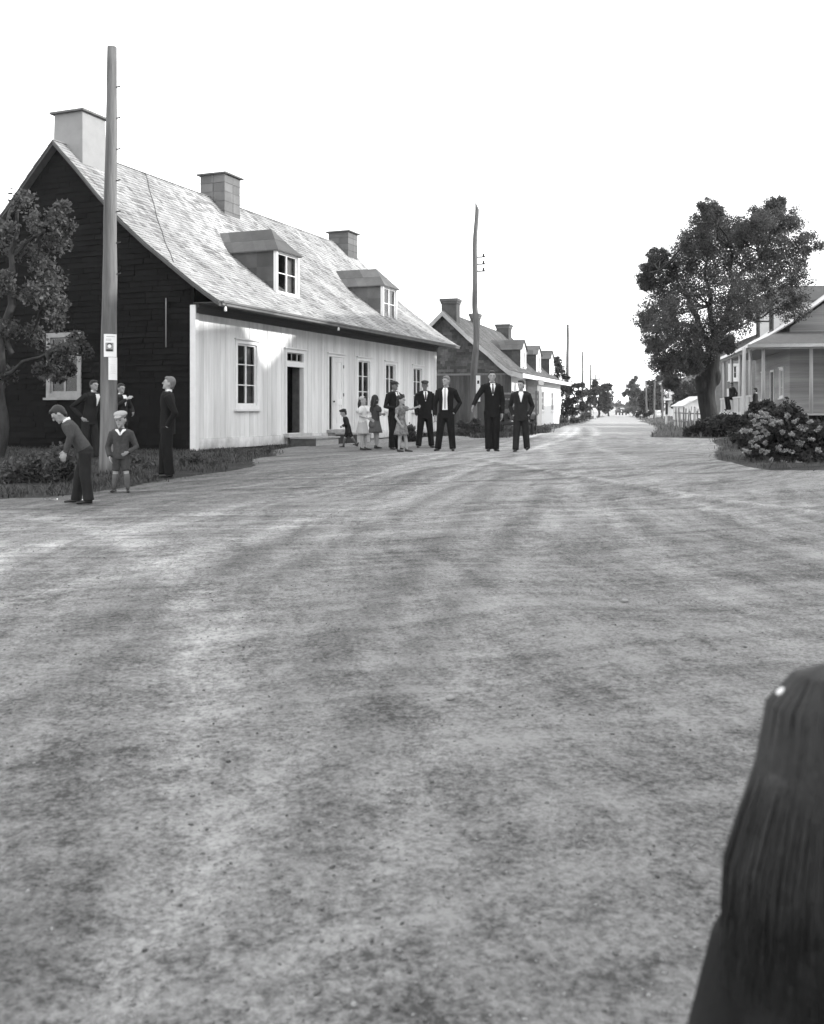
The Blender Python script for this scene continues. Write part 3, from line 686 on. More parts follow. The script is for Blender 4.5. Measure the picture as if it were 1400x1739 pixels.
# gable sheathing round the two windows
def gwall(x,th,mbx):
    for a,b,u,v in ((.0,W0b[0],0,3.6),(W0b[0],W0b[1],0,W0b[2]),(W0b[0],W0b[1],W0b[3],3.6),(W0b[1],W0[0],0,3.6),(W0[0],W0[1],0,W0[2]),(W0[0],W0[1],W0[3],3.6),(W0[1],8.24,0,3.6)): mbx.bx(x,x+th,a,b,u,v,.5)
    mbx.prism([(0,3.6),(8.24,3.6)]+[(2*T1-t,z-.12) for t,z in P1[3:-1]]+[(t,z-.12) for t,z in P1[:2:-1]]+[(0,4.0)],lambda u,v,w_:(w_,u,v),x,x+th,.5)
gwall(0.0,.05,mb)
_gf=gf
def gf(z):
    a,b=_gf(z); return max(a,.11),b
sh=MB()
def wall_sh_holes(x,z0,z1,fn,holes,course=.14,wid=.5,flip=1,thick=.028):
    z=z0
    while z<z1:
        zt=min(z+course*1.2,z1+.02); a0,a1=fn(min(z+course*.9,z1)); 
        iv=[(a0,a1)]
        for h in holes:
            if h[2]-course*.6<z<h[3]-.02: iv=[w for (p,q) in iv for w in ((p,min(q,h[0])),(max(p,h[1]),q)) if w[1]-w[0]>.02]
        for (p,q) in iv:
            t=p-random.random()*wid
            while t<q:
                wd=wid*random.uniform(.5,1.5); a=max(t,p); b=min(t+wd-.005,q); t+=wd
                if b-a<.02: continue
                th=thick*random.uniform(.7,1.5); zz=z+random.uniform(-.006,.006); x0=x-flip*th; x1=x-flip*.002
                sh.add([(x,a,zz),(x,b,zz),(x0,a,zz),(x0,b,zz),(x1,a,zt),(x1,b,zt)],[(0,1,3,2),(2,3,5,4),(0,2,4),(1,5,3)])
        z+=course
wall_sh_holes(0.,.15,7.7,gf,holes_t)
mb2=MB(); mb2.bx(Lh-.05,Lh,0,8.24,0,3.6,.5); mb2.prism([(0,3.6),(8.24,3.6)]+[(2*T1-t,z-.12) for t,z in P1[3:-1]]+[(t,z-.12) for t,z in P1[:2:-1]]+[(0,4.0)],lambda u,v,w_:(w_,u,v),Lh-.05,Lh,.5)
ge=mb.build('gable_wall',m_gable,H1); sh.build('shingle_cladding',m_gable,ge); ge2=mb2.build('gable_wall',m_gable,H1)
E1=empty('tmp',(0,0,0)); bpy.data.objects.remove(E1)
# gable windows: a local frame turned a quarter so that the same window builder serves
def side_window(root,x,t0,t1,z0,z1,**k):
    wdw=window(root,-t1,-t0,z0,z1,**k)
    wdw.rotation_euler=(0,0,-math.pi/2); wdw.location=(x,0,0); return wdw
side_window(H1,0.,W0[0],W0[1],W0[2],W0[3],mat=m_gabletrim,cols=2,rows=3,casing=.12,curtain=False,hood=False)
side_window(H1,0.,W0b[0],W0b[1],W0b[2],W0b[3],mat=m_gabletrim,cols=2,rows=3,casing=.12,curtain=False,hood=False)
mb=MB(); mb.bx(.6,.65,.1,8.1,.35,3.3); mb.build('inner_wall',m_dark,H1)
rf=house_roof(H1,P1,T1,-.24,Lh+.42,m_roof,.135,.19)
rake_board(H1,P1,T1,-.262,.035,.13,m_roofedge); rake_board(H1,P1,T1,Lh+.422,.035,.13,m_roofedge)
for a,b,u,v in wins[:1]: window(H1,a,b,u,v,curt=(.30,.22))
for (a,b,u,v),c in zip(wins[1:],((.34,.0),(.25,.25),(.22,.3))): window(H1,a,b,u,v,curt=c)
chimney(H1,.22,1.16,3.55,4.52,7.1,8.74,m_plaster,taper=.03)
chimney(H1,6.85,7.78,3.52,4.44,7.1,8.62,m_tinlight,courses=5)
chimney(H1,16.05,16.95,3.50,4.40,7.0,8.34,m_tinlight,courses=5)
dormer(H1,4.47,5.73,.30,4.33,5.62,6.33,P1,T1,hip=.50)
dormer(H1,12.20,13.42,.32,4.27,5.54,6.22,P1,T1,hip=.50)
# door one: open on a dark room, transom above
a,b,u,v=doors[0]
mb=MB(); c=.10
mb.bx(a,a+c,-.06,.08,u,v); mb.bx(b-c,b,-.06,.08,u,v); mb.bx(a+c,b-c,-.058,.08,v-c,v); mb.bx(a+c,b-c,-.055,.08,2.26,2.41); mb.bx(a-.05,b+.05,-.11,-.002,v,v+.035)
df=mb.build('door_frame',m_trim,H1)
mb=MB(); mb.bx(a+c,b-c,-.004,.03,2.41,2.44); mb.bx(a+c,b-c,-.004,.03,2.64,2.67); mb.bx(a+.47,a+.49,0,.03,2.44,2.64); mb.bx(a+.78,a+.83,0,.03,2.44,2.64); mb.build('transom_sash',m_trimold,df)
mb=MB(); mb.add([(a+c,.012,2.43),(b-c,.012,2.43),(b-c,.012,2.66),(a+c,.012,2.66)],[(0,1,2,3)]); mb.build('pane',m_glass,df)
mb=MB(); mb.bx(a-.08,b+.12,-.22,.03,u-.12,u-.02); mb.bx(a+.02,b+.02,-.10,-.055,u-.30,u-.122); mb.build('doorstep',m_trimold,df)
mb=MB(); mb.bx(b-.145,b-.10,.085,.30,u,2.25); mb.build('door',m_stepside,H1)      # leaf swung inwards
# door two: panelled leaf, gap at its left
a,b,u,v=doors[1]
mb=MB(); c=.07
mb.bx(a,a+c,-.06,.08,u,v); mb.bx(b-c,b,-.06,.08,u,v); mb.bx(a+c,b-c,-.058,.08,v-.09,v); mb.bx(a-.05,b+.05,-.11,-.002,v,v+.035)
df2=mb.build('door_frame',m_trim,H1)
mb=MB(); mb.bx(a-.06,b+.06,-.20,.03,u-.10,u-.01); mb.bx(a,b,-.16,-.055,u-.22,u-.102); mb.build('doorstep',m_trimold,df2)
mb=MB(); x0,x1=a+.30,b-.075; w_=x1-x0; y=-.05
for p,q,r_,s_ in ((x0,x0+.13,u,2.68),(x1-.13,x1,u,2.68),((x0+x1)/2-.05,(x0+x1)/2+.05,u+.16,2.52),(x0+.13,x1-.13,u,u+.16),(x0+.13,x1-.13,2.52,2.68)): mb.bx(p,q,y,y+.045,r_,s_)
for p,q in ((x0+.13,(x0+x1)/2-.05),((x0+x1)/2+.05,x1-.13)): mb.bx(p,q,y+.001,y+.044,1.18,1.36); mb.bx(p,q,y+.022,y+.036,u+.16,1.18); mb.bx(p,q,y+.022,y+.036,1.36,2.52)
dr=mb.build('door',m_board,H1)
mb=MB()
for z in (.75,1.5,2.4): mb=MB(); mb.bx(x1-.02,x1+.03,y-.012,y-.001,z-.05,z+.05); mb.build('hinge',m_iron,dr)
mb=MB(); mb.ell((x0+.07,y-.03,1.28),(.03,.03,.03)); mb.build('door_knob',m_iron,dr,True)
# electric bulbs under the eave
for s_,sc_ in ((-.0,.75),(6.15,.65)):
    mb=MB(); z=3.47; q=.0 if sc_<1 else 0
    mb.loft([((s_,-.885,z+.10),.022,.022),((s_,-.885,z+.02),.026,.026)]); mb2=MB()
    mb2.loft([((s_,-.885,z+.02),.018,.018),((s_,-.885,z-.03),.045*sc_,.045*sc_),((s_,-.885,z-.09),.05*sc_,.05*sc_),((s_,-.885,z-.13*sc_),.03,.03)])
    so_=mb.build('bulb_socket',m_iron,H1,True); mb2.build('light_bulb',m_ceramic,so_,True)
# service pipe on the gable and a short rod
mb=MB(); mb.loft([((-.05,.78,2.55),.012,.012),((-.05,.78,3.75),.012,.012)]); mb.build('conduit',m_trimold,H1,True)
mb=MB(); mb.bar((-.04,3.4,5.95),(-.045,2.05,5.0),.015,.012)
# lightning cable lying on the roof
mb=MB(); pts=[]
for i in range(24):
    t=T1-(T1-.55)*i/23; pts.append(((3.55-3.6*i/23+.02*math.sin(i),t,prof_z(P1,t)+.03),.010,.010))
mb.loft(pts,n=6); mb.build('roof_cable',m_stepside,H1,True)

def hloc(s,t,z): 
    p=h1w(s,t); return Vector((p[0],p[1],z))
def step_box(s,label,w,h,d,white=True):
    e_=empty('step_box',hloc(s,-.62,0),A1,label,'step',None)
    mb=MB()
    mb.bx(-w/2-.03,w/2+.03,-d/2-.03,d/2,h-.045,h)
    mb.build('tread',m_step,e_)
    mb=MB(); mb.bx(-w/2,-w/2+.03,-d/2,d/2-.01,.0,h-.047); mb.build('side_board',m_stepside,e_); mb=MB(); mb.bx(w/2-.03,w/2,-d/2,d/2-.01,.0,h-.047); mb.build('side_board',m_stepside,e_)
    mb=MB(); mb.bx(-w/2+.031,w/2-.031,-d/2+.002,-d/2+.03,.0,h-.047); mb.build('riser',m_step if white else m_stepside,e_)
    return e_
step_box(5.15,'low wooden step with dark side and pale front below the open dark doorway',1.5,.24,.80)
step_box(7.75,'low dark wooden step below the panelled white door',1.05,.30,.72)

# ------------------------------------------------------------------ the second house beyond
O2=Vector((5.819,56.6,0)); u2=(.29429,.95572); A2=math.atan2(u2[1],u2[0]); L2=19.3; T2=4.07
P2=[(-.75,3.12),(.07,3.36),(.7,3.86),(1.34,4.48),(2.53,5.44),(T2,6.92)]
H2=empty('shingled_house',O2,A2,'grey shingled house with white street wall, three small white dormers and three chimneys','house')
w2=[(10.3,11.6,.95,2.40),(14.6,15.8,.93,2.38)]
mb=MB(); boards(mb,0,L2,0,2.98,3.0,[(a+.03,b-.03,u+.03,v-.03) for a,b,u,v in w2],gap=0,th=.03); wl=mb.build('front_wall',m_white,H2)
for a,b,u,v in w2: window(H2,a,b,u,v,cols=2,rows=3,casing=.07,curt=(0,0))
mb=MB(); mb.bx(.05,L2-.05,.5,.55,0,3.); mb.bx(.05,L2,7.9,8.1,0,3.3); mb.bx(L2-.05,L2,.0,8.1,0,3.3); mb.prism([(0,3.3),(8.14,3.3),(T2,6.8)],lambda u,v,w_:(w_,u,v),L2-.05,L2); mb.build('inner_wall',m_gable,H2)
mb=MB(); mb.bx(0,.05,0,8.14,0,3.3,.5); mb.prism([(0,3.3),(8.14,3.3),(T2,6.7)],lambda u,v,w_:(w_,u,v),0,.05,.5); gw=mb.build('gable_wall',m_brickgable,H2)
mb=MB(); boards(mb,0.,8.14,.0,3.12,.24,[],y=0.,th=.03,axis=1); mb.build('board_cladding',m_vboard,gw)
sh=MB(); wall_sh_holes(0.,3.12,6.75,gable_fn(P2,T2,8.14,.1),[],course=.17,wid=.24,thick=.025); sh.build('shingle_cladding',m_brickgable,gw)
mb=MB(); mb.bx(-.06,-.0,0,8.14,3.08,3.2); mb.build('drip_board',m_woodgrey,gw)
house_roof(H2,P2,T2,-.45,L2+.5,m_roof2,.2,.3)
rake_board(H2,P2,T2,-.475,.30,.03,m_trimold,drop=.0)
mb=MB(); mb.bx(-.44,L2+.5,-.80,-.755,2.90,3.14); mb.build('fascia',m_white,H2); mb=MB(); mb.bx(-.44,L2+.5,-.75,-.031,2.98,3.01); mb.build('soffit',m_trimold,H2)
mb=MB(); mb.bx(4.6,6.3,-.75,-.032,0,2.62); mb.bx(4.45,6.45,-.85,-.032,2.62,2.95); mb.build('door_hood',m_greywall,H2)
chimney(H2,.25,1.1,3.38,4.32,6.3,7.72,m_brickgable,flare=True)
chimney(H2,6.9,7.5,3.6,4.15,6.4,7.45,m_brickgable,flare=True)
chimney(H2,16.3,17.5,3.45,4.40,6.3,7.55,m_brickgable,flare=True)
mb=MB(); mb.loft([((7.2,3.9,7.4),.10,.10),((7.2,3.9,7.9),.10,.10)]); mb.build('stove_pipe',m_iron,H2,True)
for s_ in (5.65,11.5,17.4):
    dormer(H2,s_,s_+1.95,.52,3.74,4.95,5.62,P2,T2,hip=-.10,cheekmat=m_brickgable,roofmat=m_roof2,facemat=m_white,win=(s_+.55,s_+1.4,3.85,4.85))

# ------------------------------------------------------------------ porch house on the right
O3=Vector((15.45,44.,0)); u3=(.19727,.98035); A3=math.atan2(u3[1],u3[0]); L3=12.6
H3=empty('porch_house',O3,A3,'pale house with wraparound posted porch and steep dormers at the right edge','house')
def y3(t): return t   # t is negative away from the street here
P3=[(.12,3.98),(-1.,4.50),(-2.0,5.12),(-6.2,8.2)]
mb=MB()
hol=[(1.2,2.3,.95,3.1),(3.4,4.5,1.6,3.1),(6.1,7.2,.95,3.1),(9.0,10.1,1.6,3.1)]
# street wall at y=-2: boards face +y, so build mirrored about y
def flipy(root): 
    e_=bpy.data.objects.new('x',None); return e_
for a,b,u,v in ((0,L3,.85,.95),): pass
cuts=[2.0,3.4,4.5,6.1,7.2,9.0,10.1,L3]
mb.bx(2.0,3.4,-2.1,-2.,.85,4.3); mb.bx(3.4,4.5,-2.1,-2.,.85,1.6); mb.bx(3.4,4.5,-2.1,-2.,3.1,4.3); mb.bx(4.5,6.1,-2.1,-2.,.85,4.3); mb.bx(6.1,7.2,-2.1,-2.,3.1,4.3)
mb.bx(7.2,9.0,-2.1,-2.,.85,4.3); mb.bx(9.0,10.1,-2.1,-2.,.85,1.6); mb.bx(9.0,10.1,-2.1,-2.,3.1,4.3); mb.bx(10.1,L3,-2.1,-2.,.85,4.3)
mb.bx(1.9,2.0,-10.4,-2.,.85,4.9); mb.prism([(-2.,4.9),(-10.4,4.9),(-6.2,8.0)],lambda u,v,w_:(w_,u,v),1.9,2.0); mb.bx(L3-.1,L3,-10.4,-2.1,.85,4.9); mb.prism([(-2.,4.9),(-10.4,4.9),(-6.2,8.0)],lambda u,v,w_:(w_,u,v),L3-.1,L3); mb.bx(1.9,L3,-10.5,-10.4,0,4.9)
mb.build('wall',M('porch_house_boards',.30,.85,.2,3,(.3,.3,9),bump=.3,coarse=.2),H3)
for t0,t1,z0,z1 in ((-5.2,-4.1,1.7,3.3),(-9.0,-7.9,1.7,3.3),(-7.0,-5.6,5.0,6.3)):
    wq=window(H3,-t1,-t0,z0,z1,curtain=False,casing=.1); wq.rotation_euler=(0,0,-math.pi/2); wq.location=(1.83,0,0)
    mb=MB(); mb.bx(1.885,1.897,t0+.05,t1-.05,z0+.05,z1-.05); mb.build('window_dark',m_dark,H3)
mb=MB(); mb.bx(2.0,L3,-2.9,-2.8,.85,4.2); mb.bx(1.9,L3,-10.4,-2.,.05,.84); mb.build('inner_wall',m_dark,H3)
def face_window(root,s0,s1,z0,z1,y,**k):
    wd=window(root,-s1,-s0,z0,z1,**k); wd.rotation_euler=(0,0,math.pi); wd.location=(0,y,0); return wd
face_window(H3,3.4,4.5,1.6,3.1,-2.,curt=(.3,.3)); face_window(H3,9.0,10.1,1.6,3.1,-2.,curt=(.3,.3))
mb=MB(); mb.bx(6.1,6.2,-2.06,-1.95,.88,3.1); mb.bx(7.1,7.2,-2.06,-1.95,.88,3.1); mb.bx(6.2,7.1,-2.06,-1.95,3.0,3.1); mb.build('door_frame',m_trim,H3)
mb=MB(); mb.bx(6.22,7.08,-2.05,-2.0,.88,2.98); mb.build('door',m_stepside,H3)
# porch floor, panel rail, posts
mb=MB(); mb.bx(0,L3,-2.0,-.0,.78,.86); mb.bx(0,2.,-8,-2.0,.78,.86); pf=mb.build('porch_floor',m_whitegrey,H3)
for x in (0.1,3,6,9,12.4): mb=MB(); mb.bx(x,x+.2,-.3,-.1,0,.778); mb.build('pier',m_greywall,pf)
for y in (-2.5,-5,-7.6): mb=MB(); mb.bx(.1,.3,y,y+.2,0,.778); mb.build('pier',m_greywall,pf)
mb=MB(); mb.bx(0.05,L3,-.10,-.06,.86,1.62)
for i in range(24): mb.bx(.1+i*.53,.12+i*.53,-.06,-.045,.86,1.6)
mb.bx(0,L3,-.13,-.03,1.62,1.70); mb.bx(0,L3,-.12,-.02,.80,.90)
mb.build('railing',m_whitegrey,H3)
for i,s_ in enumerate((.12,.95,4.47,7.8,11.2)):
    if i==0: continue
    mb=MB(); mb.loft([((s_,-.10,.86),.085,.085),((s_,-.10,3.93),.075,.075)],n=10,cap=0); mb.build('porch_post',m_whitegrey,H3,True)
for y in (-.55,-2.6,-4.6,-6.6):
    mb=MB(); mb.loft([((.12,y,.86),.085,.085),((.12,y,3.93),.075,.075)],n=10,cap=0); mb.build('porch_post',m_whitegrey,H3,True)
mb=MB(); mb.bx(-.25,L3+.2,-.22,-.0,3.78,3.95); mb.bx(-.12,.05,-8,-.22,3.78,3.95); mb.build('porch_beam',m_whitegrey,H3)
mb=MB(); mb.bx(0,L3,-2,-.22,3.9,3.93); mb.bx(.05,2,-8,-2,3.9,3.93); mb.build('porch_ceiling',m_greywall,H3)
# roof: street slope, then the near porch lean-to
def slab(mb,q,th=.07):
    n=Vector((0,0,th)); q=[Vector(p) for p in q]; m=len(q)
    mb.add(q+[p-n for p in q],[tuple(range(m)),tuple(range(2*m-1,m-1,-1))]+[(i,m+i,m+(i+1)%m,(i+1)%m) for i in range(m)])
m_roof3=M('pale_tin_roof',.50,.5,.12,3,rnd=.06,spec=.4); m_roof3d=M('dark_porch_roof',.12,.8,.2,4,rnd=.1)
mb=MB()
for (a,za),(b,zb) in zip(P3[1:],P3[2:]):
    for i in range(8):
        x0=1.6+(L3-1.1)*i/8; x1=1.6+(L3-1.1)*(i+1)/8
        slab(mb,[(x0,a,za),(x1,a,za),(x1,b,zb),(x0,b,zb)])
        slab(mb,[(x1,-12.4-a,za),(x0,-12.4-a,za),(x0,-12.4-b,zb),(x1,-12.4-b,zb)])
mb.build('roof',m_roof3,H3)
mb=MB(); slab(mb,[(-.3,.14,3.97),(L3+.3,.14,3.97),(L3+.3,-1.,4.5),(1.25,-1.,4.5)]); slab(mb,[(-.3,-8.2,3.97),(-.3,.14,3.968),(1.25,-1.,4.498),(1.95,-1.5,4.72),(1.95,-8.2,4.72)])
mb.build('porch_roof',m_roof3d,H3)
mb=MB(); mb.bx(-.36,-.30,-8.2,.2,3.85,3.99); mb.bx(-.30,L3+.3,.14,.2,3.85,3.99); mb.build('fascia',m_trim,H3)
m_dw=M('dormer_side_boards',.55,.8,.1,3)
for s_ in (6.6,11.2):
    mb=MB(); t=-2.05; w_=1.25
    D=bpy.data.objects.new('dormer',None); COL.objects.link(D); D.parent=H3; mb.bx(s_,s_+.06,-4.6,t,5.1,6.75); mb.build('cheek',m_dw,D); mb=MB(); mb.bx(s_+w_-.06,s_+w_,-4.6,t,5.1,6.75); mb.build('cheek',m_dw,D)
    mb=MB(); slab(mb,[(s_-.15,t+.2,6.68),(s_-.15,-5,6.68),(s_+w_/2,-5,7.5),(s_+w_/2,t+.2,7.5)],.05); slab(mb,[(s_+w_/2,t+.2,7.5),(s_+w_/2,-5,7.5),(s_+w_+.15,-5,6.68),(s_+w_+.15,t+.2,6.68)],.05)
    mb.prism([(s_,6.7),(s_+w_,6.7),(s_+w_/2,7.45)],lambda u,v,k:(u,k,v),t-.06,t); mb.build('dormer_roof',m_tinlight,D)
    wq=face_window(D,s_+.06,s_+w_-.06,5.15,6.7,t,cols=2,rows=2,casing=.06,hood=False,mat=m_stepside)
    for ch_ in list(wq.children): ch_.parent=D; ch_.location=wq.location; ch_.rotation_euler=wq.rotation_euler
# grey neighbour seen through the porch
GN=empty('grey_house',(19.5,62,0),R(-11),'grey house seen through the porch posts, white framed window in its end wall','house')
mb=MB(); Wn=[(.75,1.45,2.9,4.0),(.68,1.0,1.55,2.4)]
boards(mb,0,9,0,4.8,1.5,[(a+.03,b-.03,u+.03,v-.03) for a,b,u,v in Wn],gap=0.); mb.prism([(0,4.8),(9,4.8),(4.5,6.6)],lambda u,v,k:(u,k,v),-.03,0); mb.bx(0,.05,0,8,0,4.8); mb.bx(8.95,9,0,8,0,4.8); mb.bx(0,9,8,8.05,0,4.8); nw=mb.build('wall',m_greywall,GN)
mb=MB(); mb.bx(.1,8.9,.6,.65,0,5); mb.build('inner_wall',m_dark,GN)
for a,b,u,v in Wn: window(GN,a,b,u,v,cols=2,rows=2,casing=.16,hood=False,curtain=False)
mb=MB(); slab(mb,[(-.3,-.4,4.7),(4.5,-.4,6.7),(4.5,8.4,6.7),(-.3,8.4,4.7)][::-1]); slab(mb,[(9.3,-.4,4.7),(4.5,-.4,6.7),(4.5,8.4,6.7),(9.3,8.4,4.7)]); mb.build('roof',m_roof2,GN)

# ------------------------------------------------------------------ distant buildings on the right
def W2(x,y,d): return at(x,y,d)
bd=150.; p=ground_at(1128,707); X0=(1128-HX)/F*bd
BH=empty('balcony_house',(X0,bd,0),R(80),'tall narrow white house with two balconies far down the right side of the road','house')
mb=MB(); mb.bx(0,12,-9,-1.6,0,6.); mb.build('wall',M('dark_far_wall',.05,.9,.2,2),BH)
mb=MB(); mb.bx(-.05,12,-1.62,-1.56,0,6.); mb.bx(0,.15,-.2,-.0,0,5.6); mb.bx(6,6.2,-.2,0,0,5.6); mb.bx(11.8,12,-.2,0,0,5.6); mb.bx(-.1,12.1,-1.6,.1,2.6,2.85); mb.bx(-.1,12.1,-1.6,.2,5.2,5.5)
mb.bx(0,12,-.05,0,3.75,3.85); mb.bx(0,.05,-1.6,0,3.75,3.85)
for i in range(30): mb.bx(i*.41,i*.41+.08,-.04,-.01,2.85,3.75)
for i in range(5): mb.bx(.0,.04,-1.5+i*.33,-1.42+i*.33,2.85,3.75)
mb.build('balcony',m_white,BH)
mb=MB(); slab(mb,[(-.4,.4,5.5),(12.4,.4,5.5),(12.4,-4.8,8.4),(-.4,-4.8,8.4)]); slab(mb,[(-.4,-9.6,5.5),(-.4,-4.8,8.4),(12.4,-4.8,8.4),(12.4,-9.6,5.5)]); mb.build('roof',m_roof2,BH)
sd_=95.; SH=empty('white_shed',((1162-HX)/F*sd_,sd_,0),R(0),'low white shed with a pale sloping roof just left of the big trunk','shed')
mb=MB(); mb.bx(0,3.4,0,4,0,1.5); mb.prism([(0,1.5),(3.4,1.5),(1.9,2.3),(.5,1.9)],lambda u,v,k:(u,k,v),0,4); mb.build('wall',m_whitegrey,SH)
mb=MB(); slab(mb,[(-.2,-.2,1.45),(1.7,-.2,2.42),(1.7,4.2,2.42),(-.2,4.2,1.45)][::-1],.06); slab(mb,[(3.6,-.2,1.45),(1.7,-.2,2.42),(1.7,4.2,2.42),(3.6,4.2,1.45)],.06); mb.build('roof',m_whitegrey,SH)
mb=MB(); mb.bx(1.2,2.,-.03,0,.1,1.3); mb.build('door',m_whitegrey,SH)
RH=empty('white_gabled_house',((1180-HX)/F*120,120,0),R(0),'white gabled house glimpsed between the crown and the big trunk','house')
mb=MB(); mb.bx(0,6,0,8,0,4.4); mb.prism([(0,4.4),(6,4.4),(3,7.0)],lambda u,v,k:(u,k,v),0,8); mb.build('wall',m_whitegrey,RH)
mb=MB(); slab(mb,[(-.3,-.3,4.2),(3,-.3,7.1),(3,8.3,7.1),(-.3,8.3,4.2)][::-1]); slab(mb,[(6.3,-.3,4.2),(3,-.3,7.1),(3,8.3,7.1),(6.3,8.3,4.2)]); mb.build('roof',m_roof2,RH)
mb=MB(); mb.bx(.4,1.3,-.03,0,2.5,3.9); mb.bx(2.4,3.4,-.03,0,2.5,3.9); mb.build('window',m_dark,RH)

# ------------------------------------------------------------------ unseen hall added at the viewer's right to shade the crossing and front wall
BK=empty('unseen_shade_hall',(0,0,-.2),0,'unseen long hall added for shade, roof valley shaped to let a sun patch through','building')
mb=MB(); mb.bx(16.2,27,-14,36.5,0,8.2); mb.build('wall',m_whitegrey,BK)
rp=[(-10,12.6),(20.8,12.6),(22.1,11.3),(24.4,12.5),(32.4,12.6)]  # ridge dip shaped to let a patch of sun reach the board wall
mb=MB(); vs=[(15.8,-14.4,8.2),(27.4,-14.4,8.2),(27.4,36.9,8.2),(15.8,36.9,8.2)]+[(21.6,y,z) for y,z in rp]
n=len(rp); L0=[(15.8,y,8.2) for y,z in rp]; R0=[(27.4,y,8.2) for y,z in rp]; vs+=L0+R0; a,b,c=4,4+n,4+2*n
fs=[(0,1,a),(2,3,a+n-1),(0,a,b),(1,c,a),(3,b+n-1,a+n-1),(2,a+n-1,c+n-1),(3,2,1,0)]
for i in range(n-1): fs+=[(b+i,a+i,a+i+1,b+i+1),(c+i,c+i+1,a+i+1,a+i)]
mb.add(vs,fs); mb.build('roof',m_roof2,BK)
mb=MB()
for i in range(12):
    for zz in (1.2,4.6): mb.bx(16.15,16.198,-12+i*4,-10.9+i*4,zz,zz+1.7)
mb.build('window',m_dark,BK)
# ------------------------------------------------------------------ utility poles
def pole(px_base, px_top, d, wb, wt, label, bend=0., z0=-.1, group='utility poles along the left side of the road', arms=0, name='utility_pole', pin=0, pointed=False, wobble=.02):
    b=at(px_base,0,d); t=at(px_top[0],px_top[1],d); base=Vector((b.x,d,gh(b.x,d)-.1)); 
    e_=empty(name,base,0,label,'utility pole',group); top=t-base; pts=[]; n=26
    for i in range(n+1):
        k=i/n; c=top*k; c.x+=bend*math.sin(math.pi*min(1,k*1.15))+wobble*mnoise.noise((k*5,px_base*.1,0))
        r=wb/2+(wt/2-wb/2)*k; r*=1+.05*mnoise.noise((k*14,px_base,2))
        pts.append((c,r,r*(1+.04*mnoise.noise((k*9,px_base,7)))))
    if pointed: pts.append((top+Vector((0,0,.28)),wt*.12,wt*.12))
    mb=MB(); mb.loft(pts,n=14,cap=.25); mb.build('post',m_wood,e_,True)
    for j in range(arms):
        z=top.z*.79-j*.30*d/41; mb=MB(); x=top.x*.79+bend*.6
        mb.bar((x,0,z),(x+.42,0,z+.02),.05,.05); br=mb.build('bracket',m_iron,e_)
        mb=MB(); mb.loft([((x+.33,0,z+.02),.035,.035),((x+.33,0,z+.10),.05,.05),((x+.33,0,z+.16),.03,.03)],n=8); mb.build('insulator',m_iron,br,True)
    for j in range(pin):
        z=top.z*(.93-.045*j); mb=MB(); s_=1 if j%2 else -1; r=wt/2
        x=top.x*.9; mb.bar((x,0,z),(x+s_*(r+.16),0,z+.05),.03,.03); mb.ell((x+s_*(r+.16),0,z+.1),(.05,.05,.07)); mb.build('insulator',m_iron,e_)
    return e_,base
pb=ground_at(183,803); d1=pb.y
PL,base1=pole(184,(191,80),d1,.325,.165,'thick weathered wooden pole carrying two paper notices in front of the dark gable',group=None)
# knots and spikes on the near pole
mb=MB()
for k in range(7):
    z=3.6+k*.55; s_=1 if k%2 else -1
    cx=(at(191,80,d1).x-base1.x)*z/(7.3)+.0; rr=.1625-.0108*z
    mb.bar((cx+rr-.02,-.02,z),(cx+rr+.07,-.03,z+.02),.018,.018)
mb.build('climbing_spike',m_iron,PL)
# notices wrapped round the pole
def notice(label, zc, hh, a0, a1, photo, z_shift=0):
    e_=empty('paper_notice',(base1.x,d1,zc),0,label,'poster',None); mb=MB(); n=10
    cx=(at(191,80,d1).x-base1.x)*(zc-base1.z)/7.3; r=.1625-.0108*(zc+.1)+.010
    def P(a,z,o=0): 
        a=R(a); return (cx+(r+o)*math.sin(a),-(r+o)*math.cos(a),z)
    for i in range(n):
        p=a0+(a1-a0)*i/n; q=a0+(a1-a0)*(i+1)/n
        mb.add([P(p,-hh/2),P(q,-hh/2),P(q,hh/2),P(p,hh/2),P(p,-hh/2,-.004),P(q,-hh/2,-.004),P(q,hh/2,-.004),P(p,hh/2,-.004)],[(0,1,2,3),(7,6,5,4),(0,4,5,1),(3,2,6,7)])
    mb.build('sheet',m_paper,e_)
    def patch(mb,u0,u1,v0,v1,o=.003):
        for i in range(4):
            p=u0+(u1-u0)*i/4; q=u0+(u1-u0)*(i+1)/4; A=a0+(a1-a0)*p; B=a0+(a1-a0)*q
            mb.add([P(A,-hh/2+hh*v0,o),P(B,-hh/2+hh*v0,o),P(B,-hh/2+hh*v1,o),P(A,-hh/2+hh*v1,o)],[(0,1,2,3)])
    if photo:
        mb=MB(); patch(mb,.14,.70,.24,.62); pr=mb.build('portrait_ground',m_inkgrey,e_)
        mb=MB()   # a plain head and shoulders
        def disc(cu,cv,ru,rv,o,m_):
            vs=[]; 
            for k in range(14):
                t=2*math.pi*k/14; vs.append(P(a0+(a1-a0)*(cu+ru*math.cos(t)),-hh/2+hh*(cv+rv*math.sin(t)),o))
            m_.add(vs,[tuple(range(14))])
        disc(.42,.545,.16,.06,.0045,mb); patch(mb,.20,.64,.24,.33,.0045); mb.build('portrait_hair_and_coat',m_ink,e_)
        mb=MB(); disc(.42,.47,.12,.085,.006,mb); mb.build('portrait_face',m_paper,e_)
        mb=MB()
        for v in (.72,.77): patch(mb,.16,.55,v,v+.015)
        patch(mb,.2,.8,.88,.90)
        mb.build('printed_line',m_inkgrey,e_)
    else:
        mb=MB()
        for k in range(5): patch(mb,.2,.75,.30+k*.09,.306+k*.09)
        mb.build('printed_line',m_inkgrey,e_)
    return e_
